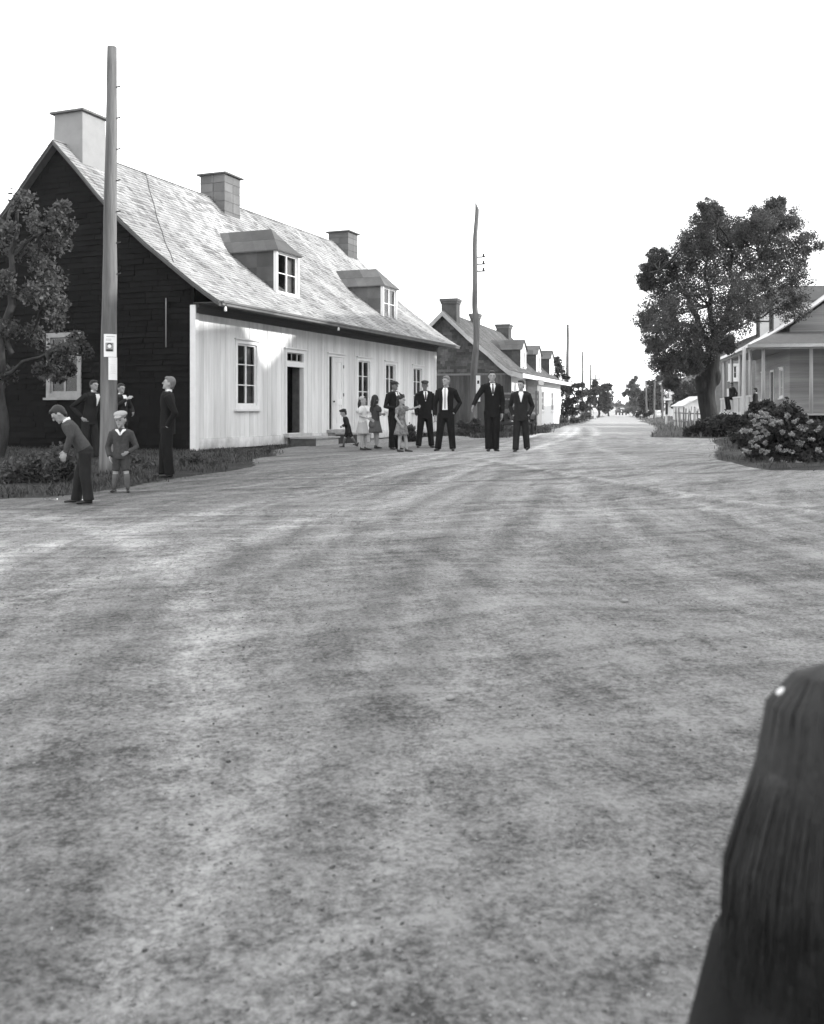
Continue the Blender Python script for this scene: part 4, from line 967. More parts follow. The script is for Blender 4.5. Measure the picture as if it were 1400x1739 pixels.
notice('white paper notice with a small dark portrait, upper of two on the thick pole',1+(697-587.5)/F*d1,.40,-22,72,True)
notice('narrow blank-looking white notice, lower of two on the thick pole',1+(697-626.5)/F*d1,.40,12,78,False)
P2e,b2=pole(803,(808,356),41,.33,.17,'tall slightly bent wooden pole with three short brackets beside the second house',bend=.05,arms=3,pointed=True,wobble=.12)
mb=MB(); e_=empty('paper_notice',(at(809,0,41).x,41-.17,0),0,'small white notice on the bent pole beside the second house','poster')
z0=1+(697-652)/F*41; mb.bx(-.02,.16,-.02,-.005,z0-.75,z0+.35); mb.build('sheet',m_paper,e_); mb=MB(); mb.bx(.03,.12,-.026,-.021,z0+.0,z0+.14); mb.build('printed_line',m_ink,e_)
for k,(xb,xt,yt,d,wb,lab,pn) in enumerate([(963,964.5,551,85,.34,'dark far pole rising behind the second house, tallest of the far row',2),(989,990,597,122,.32,'dark far pole standing in the bushes past the second house',2),
    (1003,1003,619,118,.26,'pale slender pole, third of the far row by the small white figure',0),(1011,1012,636,165,.32,'smallest far pole with a short crossarm at its top',0),
    ]):
    q,bb=pole(xb,(xt,yt),d,wb,wb*.62,lab,pin=pn,wobble=.05)
    if k==3:
        mb=MB(); tz_=at(xt,yt,d).z-bb.z; x=at(xt,yt,d).x-bb.x; mb.bx(x-.75,x+.75,-.06,.06,tz_-.9,tz_-.75)
        for s_ in (-.65,0,.65): mb.bx(x+s_-.05,x+s_+.05,-.05,.05,tz_-.75,tz_-.5)
        mb.build('crossarm',m_iron,q)
for k,(xb,xt,yt,d,lab) in enumerate([(1099,1097,648,118,'thin grey pole nearest the road on its right side'),(1111.5,1112,648,112,'straight pale pole right of the thin grey one'),(1126,1124,655,108,'grey pole just left of the balcony house')]):
    pole(xb,(xt,yt),d,.25,.18,lab,group='poles along the right side of the road',wobble=.05)
fp=ground_at(1262,722); pole(1262,(1264,590),36.5,.16,.13,'slender white pole standing in the bushes before the porch corner',group=None,name='white_pole',wobble=.01)
for o in bpy.data.objects['white_pole'].children: o.data.materials.clear(); o.data.materials.append(m_whitegrey)

# ------------------------------------------------------------------ trees
def branch(mb,a,b,r0,r1,wob=.08,n=7,seed=0):
    a=Vector(a); b=Vector(b); L_=(b-a).length; pts=[]
    for i in range(n+1):
        k=i/n; p=a.lerp(b,k); q=math.sin(math.pi*k)*wob*L_
        p+=Vector((mnoise.noise((k*2,seed,1)),mnoise.noise((k*2,seed,5)),mnoise.noise((k*2,seed,9))))*q*2
        r=r0+(r1-r0)*k; r*=1+.12*mnoise.noise((k*5,seed,3)); pts.append((p,r,r))
    mb.loft(pts,n=9,cap=.3); return pts
def tree(name,label,base,trunk,clusters,per,size,leafm,group=None,sub=20,sig=.2,cat='tree',twigs=2,asp=.5,barkm=None):
    """trunk: list of (a,b,r0,r1) in world coordinates; clusters: (centre, radius)"""
    base=Vector(base); e_=empty(name,base,0,label,cat,group); mb=MB()
    for i,(a,b,r0,r1) in enumerate(trunk): branch(mb,Vector(a)-base,Vector(b)-base,r0,r1,seed=i+base.x)
    ends=[Vector(t[1]) for t in trunk]
    for i,(c,r) in enumerate(clusters):
        c=Vector(c); e0=min(ends,key=lambda e:(e-c).length)
        for j in range(twigs):
            tgt=c+Vector((random.uniform(-1,1),random.uniform(-1,1),random.uniform(-.6,1)))*r*.6
            branch(mb,e0-base,tgt-base,.045*size/.09,.010,wob=.12,n=4,seed=i*3+j)
    mb.build('trunk',barkm or m_bark,e_,True)
    P,rr=clump_points([((Vector(c)-base),r) for c,r in clusters],per,sub,sig)
    leaves_mesh('crown',P,size,leafm,e_,asp=asp,rnd=rr)
    return e_
# the big tree in front of the porch house
dW=41.
def WP(x,y,dd=0): return at(x,y,dW+dd)
wt_=[(WP(1211,600),WP(1185,555,-.5),.24,.15),(WP(1185,558,-.5),WP(1168,500,-1),.15,.07),(WP(1210,598),WP(1232,545,.4),.25,.17),(WP(1232,548,.4),WP(1246,480,.8),.17,.10),(WP(1246,482,.8),WP(1290,440,1),.10,.05),
 (WP(1246,484,.8),WP(1240,420,.5),.09,.04),(WP(1212,594),WP(1206,520,1),.18,.09),(WP(1206,522,1),WP(1200,430,1.),.09,.04),(WP(1190,560,-.5),WP(1135,545,-1),.11,.05),(WP(1185,590),WP(1135,605,-.6),.10,.04),(WP(1225,570,.4),WP(1275,545,.6),.10,.04),(WP(1168,505,-1),WP(1120,460,-1),.07,.03)]
cl=[(1105,462,20),(1118,437,16),(1100,480,14),(1128,478,28),(1120,520,32),(1100,545,20),(1125,560,30),(1112,585,18),(1125,612,24),(1148,625,22),(1160,585,34),(1150,535,36),(1160,490,36),(1152,447,26),(1172,420,26),(1190,390,26),
 (1205,358,18),(1212,375,20),(1222,400,30),(1242,392,22),(1200,430,36),(1240,440,36),(1205,480,40),(1215,530,40),(1195,570,32),(1245,500,40),(1250,545,30),(1275,520,28),(1270,465,34),(1262,405,22),(1285,385,22),(1300,360,22),(1312,395,28),(1300,430,32),(1302,480,28),(1140,650,10),(1178,625,14),(1235,585,14),(1168,612,20),
 (1330,430,32),(1335,375,24),(1350,470,28),(1345,520,24),(1320,350,14),(1365,420,24)]
clw=[(WP(x,y,random.uniform(-2.2,2.2)),r/40.*1.22) for x,y,r in cl]
tree('broadleaf_tree','big leafy tree with thick dark leaning trunk in front of the porch house',(WP(1208,738)),wt_,clw,3900,.088,m_leaf,sub=44,sig=.14)
_b=WP(1208,738); mb=MB(); mb.loft([(WP(x,y)-_b,r,r) for x,y,r in ((1209,742,.55),(1208,725,.44),(1205,705,.37),(1201,685,.36),(1199,665,.38),(1202,648,.40),(1206,630,.36),(1210,610,.33),(1212,590,.30),(1213,570,.20))],n=16)
mb.ell(WP(1192,655,-.1)-_b,(.28,.28,.40)); mb.ell(WP(1188,645,-.1)-_b,(.20,.2,.22)); mb.ell(WP(1216,640,-.1)-_b,(.22,.25,.40))
mb.loft([(WP(1206,640)-_b,.3,.3),(WP(1190,600)-_b,.17,.17),(WP(1180,570)-_b,.12,.12)]); mb.build('bole',m_bark,bpy.data.objects['broadleaf_tree'],True,voxel=.045,sm=1)
# stray leaf tufts on thin twigs at the left of the crown
# left tree by the gable
dl=20.
def LP(x,y,dd=0): return at(x,y,dl+dd)
lt=[(LP(-8,800),LP(2,640),.12,.10),(LP(2,645),LP(15,470),.10,.07),(LP(15,475),LP(30,350),.07,.03),(LP(2,640),LP(80,600,-.3),.05,.025),(LP(18,500),LP(75,520),.05,.02),(LP(18,440),LP(80,390,.2),.045,.02),(LP(20,600),LP(-30,520),.06,.03)]
lc=[(100,350,14),(112,385,15),(92,410,20),(95,375,18),(88,505,22),(105,520,15),(90,475,18),(95,545,15),(70,440,20),(60,380,18),(50,500,20),(30,430,22),(40,340,18),(20,560,20),(60,570,18),(115,590,18),(140,590,10),(95,605,18),(130,575,10),(118,625,12),(100,640,10),(150,600,6),(0,480,20),(5,390,18),(75,630,14),(10,640,16)]
tree('leafy_tree','leafy tree at the left edge reaching over the dark gable window',LP(-8,800),lt,[(LP(x,y,random.uniform(-.5,.5)),r/82.*1.15) for x,y,r in lc],330,.085,m_leaf,sub=12,sig=.26,asp=.6,twigs=1)
# far trees
def far_tree(name,label,xb,yb,d,cl,size=.28,per=420,mat=None,group='trees along the far road',tw=.16,sub=16,sig=.22):
    b=at(xb,0,d); base=Vector((b.x,d,gh(b.x,d))); top=min(c[1] for c in cl); 
    yb=HY+EYE/d*F; P_=lambda x,y,dd=0: at(x,y,d+dd)
    tr=[(base,P_(xb,(yb*.6+top*.4)),tw,tw*.7),(P_(xb,(yb*.6+top*.4)+2),P_(sum(c[0] for c in cl)/len(cl),top+8),tw*.7,tw*.2)]
    return tree(name,label,base,tr,[(P_(x,y,random.uniform(-.6,.6)*r/F*d),r/F*d) for x,y,r in cl],per,size,mat or m_leafdark,group=group,sub=sub,sig=sig,twigs=1)
far_tree('dark_tree','dark tree poking above the roof end of the second house',948,0,82,[(948,618,9),(944,610,6),(952,632,10),(944,640,8),(962,640,6),(958,652,10)],.20,300)
far_tree('bushy_tree','ragged bush against the end of the second house',962,0,80,[(958,665,9),(968,660,8),(960,685,11),(975,680,10),(985,668,8),(980,655,5),(972,697,10),(958,703,9),(990,690,8)],.2,420)
far_tree('bushy_tree','leafy bush under the second far pole',996,0,112,[(996,668,8),(990,655,5),(1003,680,9),(996,695,9),(1008,665,7)],.26,360)
far_tree('dark_tree','dense dark tree by the smallest far pole',1017,0,140,[(1010,655,7),(1017,665,10),(1012,680,10),(1024,670,9),(1028,658,6),(1033,655,5),(1022,690,9),(1012,650,5),(1030,680,8)],.34,420)
far_tree('dark_tree','small dark tree where the left row meets the road end',1034,0,165,[(1033,660,5),(1036,670,6),(1032,680,7),(1035,692,6),(1028,697,6)],.4,260)
far_tree('poplar_tree','lone tall hazy tree right of the road end',1077,0,175,[(1075,648,5),(1072,655,7),(1080,660,8),(1068,666,6),(1085,668,7),(1077,672,9),(1060,670,4),(1075,684,8),(1086,680,7),(1078,692,8),(1080,643,4)],.36,500,m_leaf)
far_tree('broad_tree','grey-green tree behind the thin grey pole',1100,0,140,[(1093,680,10),(1103,672,12),(1112,662,11),(1108,685,12),(1096,692,9),(1118,674,11),(1106,652,8),(1118,690,9),(1098,666,8)],.34,900,m_leafdark)
far_tree('broad_tree','tree crown filling the gap left of the balcony house',1122,0,160,[(1118,655,10),(1126,662,10),(1120,646,8),(1128,678,9),(1140,645,12),(1130,640,9)],.36,700,m_leafdark)
far_tree('dark_tree','very dark tree right of the balcony house',1158,0,110,[(1152,665,11),(1162,658,12),(1156,678,12),(1168,672,12),(1177,655,12),(1150,688,8),(1166,688,8),(1186,668,10)],.28,900,m_leafdark)
hz=[(1040+i*7,700-random.uniform(3,7),5) for i in range(12)]
o=far_tree('far_wood','low wood closing the far end of the road',1060,0,420,[(985+i*7,692-4*random.random(),7) for i in range(36)],1.1,500,m_leafdark,group=None)
# trees beyond the frame of the old photograph's left field are hidden by the long house

# ------------------------------------------------------------------ bushes, flowers, weeds
def bush(name,label,cl,per,size,mat,group=None,cat='bush',sub=14,sig=.25,yb=None,d=None):
    x0=cl[0][0]; d=d; b=at(x0,0,d); base=Vector((b.x,d,gh(b.x,d)))
    e_=empty(name,base,0,label,cat,group)
    C=[(at(x,y,d+random.uniform(-.3,.3))-base,r/F*d) for x,y,r in cl]
    mb=MB()
    for i,(c,r) in enumerate(C):
        for j in range(3):
            a=Vector((c.x*.45+random.uniform(-.1,.1),random.uniform(-.1,.1),-.02)); branch(mb,a,Vector(c)+Vector((random.uniform(-1,1),random.uniform(-1,1),random.uniform(-.3,1)))*r*.6,.014,.005,n=3,seed=i+j)
    mb.build('stem',m_bark,e_,True)
    P,rr=clump_points(C,per,sub,sig); P[:,2]=np.maximum(P[:,2],.01+.05*rng.random(len(P))); leaves_mesh('foliage',P,size,mat,e_,rnd=rr,asp=.6); return e_,base
bush('low_bush','dark bush at the foot of the big trunk, leftmost of the hedge row',[(1185,728,12),(1172,735,9),(1196,725,12),(1200,735,10),(1180,740,6)],900,.10,m_leafdark,'bushes before the porch house',d=37)
bush('low_bush','dark bush below the left end of the porch railing',[(1222,720,13),(1210,725,12),(1233,716,12),(1218,735,10),(1232,733,10)],900,.10,m_leafdark,'bushes before the porch house',d=36.5)
bush('low_bush','dark bush round the foot of the white pole',[(1252,722,13),(1243,716,12),(1265,718,12),(1250,735,11),(1264,735,10),(1272,705,8)],900,.10,m_leafdark,'bushes before the porch house',d=34)
bush('low_bush','leafy bush rising before the porch corner',[(1285,700,14),(1296,688,10),(1275,712,12),(1305,695,12),(1280,690,7)],900,.09,m_leafdark,'bushes before the porch house',d=30)
bush('low_bush','sprawling bush between the hedge row and the flowering bush',[(1262,745,12),(1250,742,9),(1272,758,12),(1268,735,10)],700,.08,m_leafdark,'bushes before the porch house',d=25)
# flowering bush
FB,fb=bush('flowering_bush','large dark bush with pale round flower heads at the right edge',[(1325,740,40),(1300,735,24),(1290,765,20),(1310,780,22),(1340,775,34),(1360,740,32),(1300,710,18),(1345,705,22),(1375,780,26),(1325,796,18),(1390,745,30)],1500,.085,m_leafdark,sub=22,d=20)
heads=[(1285,706,6),(1293,701,6),(1303,706,7),(1312,712,7),(1280,714,5),(1270,730,6),(1264,731,5),(1288,724,7),(1297,729,7),(1306,737,7),(1283,735,5),(1292,742,6),(1278,751,6),(1302,752,6),(1285,759,6),(1294,765,5),(1272,768,5),(1266,765,5),(1304,768,6),(1310,781,6),(1311,790,5),(1276,705,4),(1298,717,5),(1310,722,6),(1282,744,5),
 (1322,715,7),(1335,708,7),(1350,715,7),(1328,735,7),(1345,738,7),(1360,728,7),(1375,715,7),(1325,760,7),(1342,765,7),(1360,755,7),(1378,745,7),(1390,728,7),(1332,785,6),(1352,785,7),(1375,780,6),(1392,765,6)]
for x,y,r in heads:
    c=at(x,y,19.6-.5*random.random())-fb; rad=r/F*19.6
    n=90; rad*=random.uniform(.55,1.0); u=rng.normal(size=(n,3)); u/=np.linalg.norm(u,axis=1)[:,None]
    so_=rng.normal(size=(4,3))*rad*.55; u=u*rad*(.35+.55*rng.random(n))[:,None]+so_[rng.integers(0,4,n)]
    fo=leaves_mesh('flower_head',u*np.array([1,1,.75])+np.array(c),.038,m_petal,FB,asp=.8)
bush('weed_clump','tall weeds at the foot of the bent pole',[(800,728,12),(790,735,12),(815,730,12),(825,738,9),(785,722,8),(806,718,7)],700,.09,m_leaf,'weed clumps by the walls',d=38)
bush('weed_clump','feathery weeds growing against the far end of the board wall',[(695,735,12),(702,742,10),(690,745,9),(698,728,7),(706,748,7)],600,.06,m_leaf,'weed clumps by the walls',d=31)
bush('weed_clump','leafy weeds behind the bent boy at the left edge',[(105,775,18),(95,795,20),(120,790,14),(70,790,26),(40,800,26),(110,815,14),(60,820,20),(15,810,26)],650,.07,m_leaf,'weed clumps by the walls',d=15.4)
bush('weed_clump','weeds between the thick pole and the tall man in black',[(220,790,12),(238,785,12),(228,800,12),(245,800,12),(212,775,8),(258,790,9)],420,.06,m_leaf,'weed clumps by the walls',d=18)
bush('weed_clump','low weeds on the right of the tall man in black',[(315,785,10),(330,780,10),(345,785,9),(360,790,7),(320,795,9)],380,.05,m_leaf,'weed clumps by the walls',d=18.8)
bush('weed_clump','weeds under the first white window',[(400,770,6),(420,768,6),(440,768,6),(380,773,6),(455,766,5)],260,.045,m_leaf,'weed clumps by the walls',d=23.2)
bush('weed_clump','dark plants straggling by the roadside past the second house',[(955,712,8),(975,712,7),(990,708,7),(1000,705,5)],420,.14,m_leaf,'weed clumps by the walls',d=75)
bush('weed_clump','dark low scrub at the inside of the road on the right',[(1095,702,6),(1085,703,5),(1105,700,5)],380,.2,m_leafdark,'weed clumps by the walls',d=110)
bush('weed_clump','straw-coloured brush beside the right edge of the road',[(1075,696,6),(1088,694,5),(1066,698,4)],380,.22,m_leaflight,'weed clumps by the walls',d=150)

# ------------------------------------------------------------------ picket fence by the big trunk
fa=ground_at(1146,724); fbp=ground_at(1199,731); fe=empty('picket_fence',(fa.x,fa.y,0),0,'weathered fence of uneven leaning pales left of the big trunk','fence')
n=22
mb=MB()
for i in range(n):
    k=i/(n-1); x=(fbp.x-fa.x)*k; y=(fbp.y-fa.y)*k; h_=1.05+random.uniform(-.12,.2); ln=random.uniform(-.14,.14)
    m2=MB(); m2.bar((x,y,-.05),(x+ln,y+random.uniform(-.05,.05),h_),random.uniform(.06,.10),.03); m2.build('pale',m_woodgrey if i%3 else m_whitegrey,fe)
mb.bar((0,.04,.35),(fbp.x-fa.x,fbp.y-fa.y+.04,.38),.03,.07); mb.bar((0,.04,.85),(fbp.x-fa.x,fbp.y-fa.y+.04,.82),.03,.07); mb.build('rail',m_woodgrey,fe)
sp=empty('sign_post',(at(1132,0,70).x,70,0),0,'white post with a dark narrow panel at the roadside by the balcony house','post')
mb=MB(); mb.bx(-.06,.06,-.06,.06,-.05,.95); mb.build('post',m_white,sp); mb=MB(); mb.bx(-.09,.09,-.09,-.061,.7,1.5); mb.build('panel',m_ink,sp)
gp=empty('white_post_fence',(at(1102,0,120).x,120,0),R(70),'low white fence beside the far right of the road','fence')
mb=MB(); mb.bar((0,0,.9),(14,0,.9),.05,.12); mb.bar((0,0,.45),(14,0,.45),.05,.12); mb.build('rail',m_white,gp)
for i in range(8): mb=MB(); mb.bx(i*2-.07,i*2+.07,-.07,.07,0,1.05); mb.build('post',m_white,gp)
for x,y,d,lab in ((86,851,0,'scrap of white paper on the ground at the left edge'),(100,855,0,'crumpled white paper under the toes of the bent boy')):
    p=ground_at(x+ (30 if d==0 and x==100 else 0),y); e_=MB(); q=[]
    w_=.10 if x==86 else .13
    for i in range(6):
        for j in range(3): q.append((i/5*w_*1.6-w_*.8,j/2*w_*.5,.012+.03*random.random()))
    e_.add(q,[(i*3+j,(i+1)*3+j,(i+1)*3+j+1,i*3+j+1) for i in range(5) for j in range(2)])
    o=e_.build('paper_scrap',m_paper); o.location=(p.x,p.y,gh(p.x,p.y)); tag(o,lab,'paper')
for x,y,s_,lab in ((765,1188,.028,'pale stone lying in the middle foreground of the crossing'),(1062,1022,.03,'flat pale stone right of centre on the gravel')):
    p=ground_at(x,y); mb=MB(); mb.ell((0,0,.012),(s_*.8,s_*.5,s_*.4),None,9,6); o=mb.build('stone',M('pale_stone',.26,.9,.3,20),None,True); o.location=(p.x,p.y,gh(p.x,p.y)); tag(o,lab,'stone')

# ------------------------------------------------------------------ the open old truck by the second house and the far car
TR=empty('farm_truck',(4.35,40.2,0),R(-8),'old open farm truck with slatted stake sides parked beside the second house','truck')
m_paint=M('dull_black_paint',.02,.45,.3,6,spec=.45)
def wheel(root,x,y,r,w=.14):
    mb=MB(); n=22; vs=[]; prof=[(r*.66,-w/2),(r*.95,-w/2),(r,-w*.25),(r,w*.25),(r*.95,w/2),(r*.66,w/2)]
    for k in range(n):
        t=2*math.pi*k/n
        for a,b in prof: vs.append((x+b,y+a*math.cos(t),r+a*math.sin(t)))
    m=len(prof); mb.add(vs,[(k*m+i,((k+1)%n)*m+i,((k+1)%n)*m+(i+1)%m,k*m+(i+1)%m) for k in range(n) for i in range(m)])
    wh=mb.build('wheel',m_iron,root,True)
    mb=MB()
    for k in range(10):
        t=2*math.pi*k/10; mb.bar((x,y,r),(x,y+r*.68*math.cos(t),r+r*.68*math.sin(t)),.03,.03)
    mb.loft([((x-.09,y,r),.06,.06),((x+.09,y,r),.06,.06)],hint=(0,1,0)); mb.build('spokes',m_woodgrey,wh)
for x,y in ((-.66,.0),(.66,.0),(-.72,2.5),(.72,2.5)): wheel(TR,x,y,.40 if y<1 else .42)
mb=MB(); mb.bx(-.42,-.34,-.3,4.0,.52,.62); mb.bx(.34,.42,-.3,4.0,.52,.62); mb.bar((-.66,0,.42),(.66,0,.42),.06,.06); mb.bx(-.7,.7,-.42,-.34,.44,.54); mb.build('chassis',m_iron,TR)
mb=MB(); mb.loft([((0,-.18,.86),.30,.34),((0,.2,.88),.32,.36),((0,.85,.92),.42,.40)],hint=(1,0,0),n=16,cap=.1); mb.build('hood',m_paint,TR,True,.03,2)
mb=MB(); mb.bx(-.25,.25,-.42,-.36,.62,1.14); mb.build('radiator',m_tin,TR)
for s_ in (-1,1):
    mb=MB(); pts=[((s_*.66,-.42,.62),.13,.025),((s_*.66,-.2,.82),.13,.025),((s_*.66,.1,.88),.13,.025),((s_*.66,.42,.72),.13,.025),((s_*.66,.7,.50),.13,.025),((s_*.62,1.2,.48),.13,.025)]
    mb.loft(pts,n=8,cap=0); mb.build('fender',m_paint,TR,True)
    mb=MB(); mb.loft([((s_*.40,-.34,.96),.04,.04),((s_*.40,-.44,.96),.12,.12),((s_*.40,-.47,.96),.12,.12)],n=14,cap=.1); hl=mb.build('headlight',m_iron,TR,True)
    mb=MB(); mb.ell((s_*.40,-.475,.96),(.10,.02,.10)); mb.build('lens',m_tin,hl,True)
mb=MB(); n=20; vs=[]
for k in range(n):
    t=2*math.pi*k/n
    for j in range(5):
        u=2*math.pi*j/5; a=.20+.016*math.cos(u); vs.append((-.25+a*math.cos(t),1.15+.016*math.sin(u)+a*math.sin(t)*.45,1.42+a*math.sin(t)*.88))
mb.add(vs,[(k*5+j,((k+1)%n)*5+j,((k+1)%n)*5+(j+1)%5,k*5+(j+1)%5) for k in range(n) for j in range(5)])
for k in range(3): t=2*math.pi*k/3; mb.bar((-.25,1.15,1.42),(-.25+.2*math.cos(t),1.15+.2*math.sin(t)*.45,1.42+.2*math.sin(t)*.88),.02,.02)
mb.bar((-.25,1.15,1.42),(-.25,.8,1.0),.03,.03); mb.build('steering_wheel',m_iron,TR)
mb=MB(); mb.bx(-.5,.5,.84,.9,.6,1.22); mb.bx(-.55,.55,1.45,1.9,.6,.98); mb.bx(-.55,.55,1.85,1.95,.98,1.45); mb.build('seat',m_paint,TR)
mb=MB(); mb.bx(-.85,.85,2.0,4.1,.78,.86); bed=mb.build('bed',m_woodgrey,TR)
for s_ in (-1,1):
    mb=MB()
    for j in range(4): mb.bx(s_*.84-.015,s_*.84+.015,2.05,4.05,.95+j*.25,1.03+j*.25)
    for y in (2.1,3.,3.95): mb.bx(s_*.87-.02,s_*.87+.02,y,y+.07,.84,1.85)
    mb.build('stake_side',m_woodgrey,TR)
mb=MB()
for j in range(4): mb.bx(-.82,.82,2.03,2.06,.95+j*.25,1.03+j*.25)
for x in (-.8,-.27,.27,.75): mb.bx(x,x+.07,1.99,2.028,.84,1.85)
mb.build('stake_front',m_woodgrey,TR)
cd=205.; cx=at(1055,0,cd).x
CR=empty('far_car',(cx,cd,0),R(4),'tiny dark car driving towards the camera ahead of its dust','car')
mb=MB(); mb.loft([((0,-1.9,.75),.45,.30),((0,-1.2,.85),.62,.38),((0,-.4,.95),.78,.45),((0,2.0,.9),.78,.42)],n=14); mb.build('body',m_paint,CR,True)
mb=MB(); mb.loft([((0,-.6,1.35),.60,.30),((0,.2,1.45),.66,.36),((0,1.6,1.4),.62,.30)],n=14); mb.build('cabin',m_paint,CR,True)
mb=MB(); mb.bx(-.45,.45,-.93,-.9,1.3,1.55); mb.build('windshield',m_whitegrey,CR)
for s_ in (-1,1):
    mb=MB(); mb.ell((s_*.5,-2.0,.85),(.14,.1,.14)); mb.build('headlight',m_ceramic,CR,True)
    for y in (-1.3,1.3):
        mb=MB(); mb.loft([((s_*.78,y,.36),.36,.36),((s_*.62,y,.36),.36,.36)],hint=(0,1,0),n=16,cap=.05); mb.build('wheel',m_iron,CR,True)
# dust raised behind it: a real puff of pale air
m,nt,b=newmat('road_dust'); nt.nodes.remove(b); pv=nt.nodes.new('ShaderNodeVolumePrincipled'); pv.inputs['Color'].default_value=(.95,.95,.95,1); pv.inputs['Density'].default_value=.30; pv.inputs['Anisotropy'].default_value=.2
L(nt,pv.outputs[0],nt.nodes['Material Output'].inputs['Volume'])
mb=MB()
for i in range(9):
    mb.ell((at(1043,0,cd+5).x+random.uniform(-1.,.8)-.2*i*.3,cd+4+i*3.2,.9+.08*i),(1.1+.08*i,2.4,1.1+.09*i),None,12,8)
du=mb.build('dust',m,None,True,.35,2); tag(du,'pale cloud of dust hanging behind the tiny car','dust',kind='stuff')
# ------------------------------------------------------------------ people
def person(label, px, fy, hy, heading, outfit='suit', d=None, hs=1., lean=0, yaw=0, pitch=0, armR=None, armL=None, footR=(-.055,.01), footL=(.055,.01), kneeR=None, kneeL=None,
           hair=None, cap=None, hat=None, suit=None, skin=None, shirt=True, tie='dark', hands=(1,1), name='person', group='people in the street', trim=True, girth=1., H=None, z=None, collar=True):
    """feet at pixel (px,fy), crown at pixel row hy; local frame: -y is forward, +x the person's left when facing the viewer"""
    if d is None: g_=ground_at(px,fy); gx,gy=g_.x,g_.y
    else: gx,gy=at(px,0,d).x,d
    gz_=gh(gx,gy) if z is None else z
    if H is None:
        H=(EYE+(HY-hy)/F*gy-gz_)
        if lean: H=H/(.47+.53*math.cos(R(lean))+.0)
    root=empty(name,(gx,gy,gz_),R(heading),label,'person',group)
    sk=skin or m_skin; st=suit or m_suit; hair=hair or m_hair
    S=lambda v: Vector(v)*H
    hh=.132*hs; zc=1-hh/2; neck=1-hh-.016; sh=neck-.008; hip=.515-(hs-1)*.10; knee=hip*.54; ank=.045
    w=girth; shx=.100*w*(1+.12*(hs-1)); c_,s_=math.cos(R(lean)),math.sin(R(lean))
    def T(p):   # lean the trunk forward about the hips
        p=Vector(p); z=p.z-hip
        if z>0: return Vector((p.x,(p.y*c_-z*s_),hip+z*c_+p.y*s_))
        return p
    Rh=Matrix.Rotation(R(yaw),3,'Z')@Matrix.Rotation(R(pitch+lean*.45),3,'X')
    hb=T((0,.0,neck+.01)); 
    def HT(p): p=Vector(p)-Vector((0,0,neck+.01)); return hb+Rh@p
    k=hh/.132
    # ---- body: one continuous skin
    B=MB(); hx=.043*k; hy_=.056*k; hz=.066*k
    B.ell(S(HT((0,.004*k,zc+.006*k))),(hx*H,hy_*H,hz*H*.95),Rh.copy(),16,12)
    B.ell(S(HT((0,-.016*k,zc-.028*k))),(.030*k*H,.036*k*H,.036*k*H),Rh.copy())          # jaw
    B.ell(S(HT((0,-.042*k,zc-.052*k))),(.013*k*H,.011*k*H,.010*k*H),Rh.copy())          # chin
    B.loft([(S(HT((0,-.050*k,zc+.012*k))),.004*k*H,.004*k*H),(S(HT((0,-.062*k,zc-.012*k))),.0085*k*H,.008*k*H)],n=8)  # nose
    for e in (-1,1): B.ell(S(HT((e*.044*k,.006*k,zc-.004*k))),(.006*k*H,.011*k*H,.017*k*H),Rh.copy(),8,6)
    for e in (-1,1): B.ell(S(HT((e*.018*k,-.046*k,zc+.016*k))),(.016*k*H,.008*k*H,.006*k*H),Rh.copy(),8,6)
    nr=.030*k if hs<1.05 else .026*k
    B.loft([(S(T((0,.012,neck-.03))),nr*1.15*H,nr*1.1*H),(S(HT((0,.006,neck+.02))),nr*H,nr*H),(S(HT((0,.0,zc-.03*k))),nr*H,nr*1.1*H)],n=12)
    tor=[((0,0,hip-.04),.083*w,.062*w),((0,0,hip+.02),.088*w,.066*w),((0,0,(hip+sh)/2-.01),.074*w,.055*w),((0,0,sh-.085),.092*w,.062*w),((0,0,sh-.03),.094*w,.054*w),((0,.006,sh+.005),.055*w,.040*w)]
    B.loft([(S(T(p)),a*H,b*H) for p,a,b in tor],n=16)
    arms=[]
    for sg,arm in ((-1,armR),(1,armL)):
        s0=T((sg*shx,.006,sh-.040))
        if arm is None: arm=((sg*(shx+.030),.02,sh-.20),(sg*(shx+.028),-.02,sh-.365))
        e,wv=Vector(arm[0]),Vector(arm[1]); arms.append((s0,e,wv))
        B.loft([(S(s0),.030*H,.030*H),(S(s0.lerp(e,.5)),.026*H,.026*H),(S(e),.021*H,.021*H),(S(e.lerp(wv,.4)),.021*H,.021*H),(S(wv),.0135*H,.0135*H)],n=10)
    legs=[]
    for sg,ft,kn in ((-1,footR,kneeR),(1,footL,kneeL)):
        hp=Vector((sg*.048*w,0,hip-.03)); fz=ft[2] if len(ft)>2 else 0
        an=Vector((ft[0],-ft[1]+.0,ank+fz)); kk=Vector(kn) if kn else hp.lerp(an,.50)+Vector((0,-.012,0)); 
        if not kn: kk.z=knee+fz*.4
        legs.append((hp,kk,an,ft))
        B.loft([(S(hp),.056*w*H,.056*w*H),(S(hp.lerp(kk,.5)),.046*w*H,.046*w*H),(S(kk),.033*H,.033*H),(S(kk.lerp(an,.35)),.033*H,.034*H),(S(kk.lerp(an,.75)),.022*H,.022*H),(S(an),.018*H,.019*H)],n=10)
        B.loft([(S(an+Vector((0,.01,-.016))),.014*H,.014*H),(S(an+Vector((sg*.004,-.055,-.030))),.014*H,.009*H)],n=8)
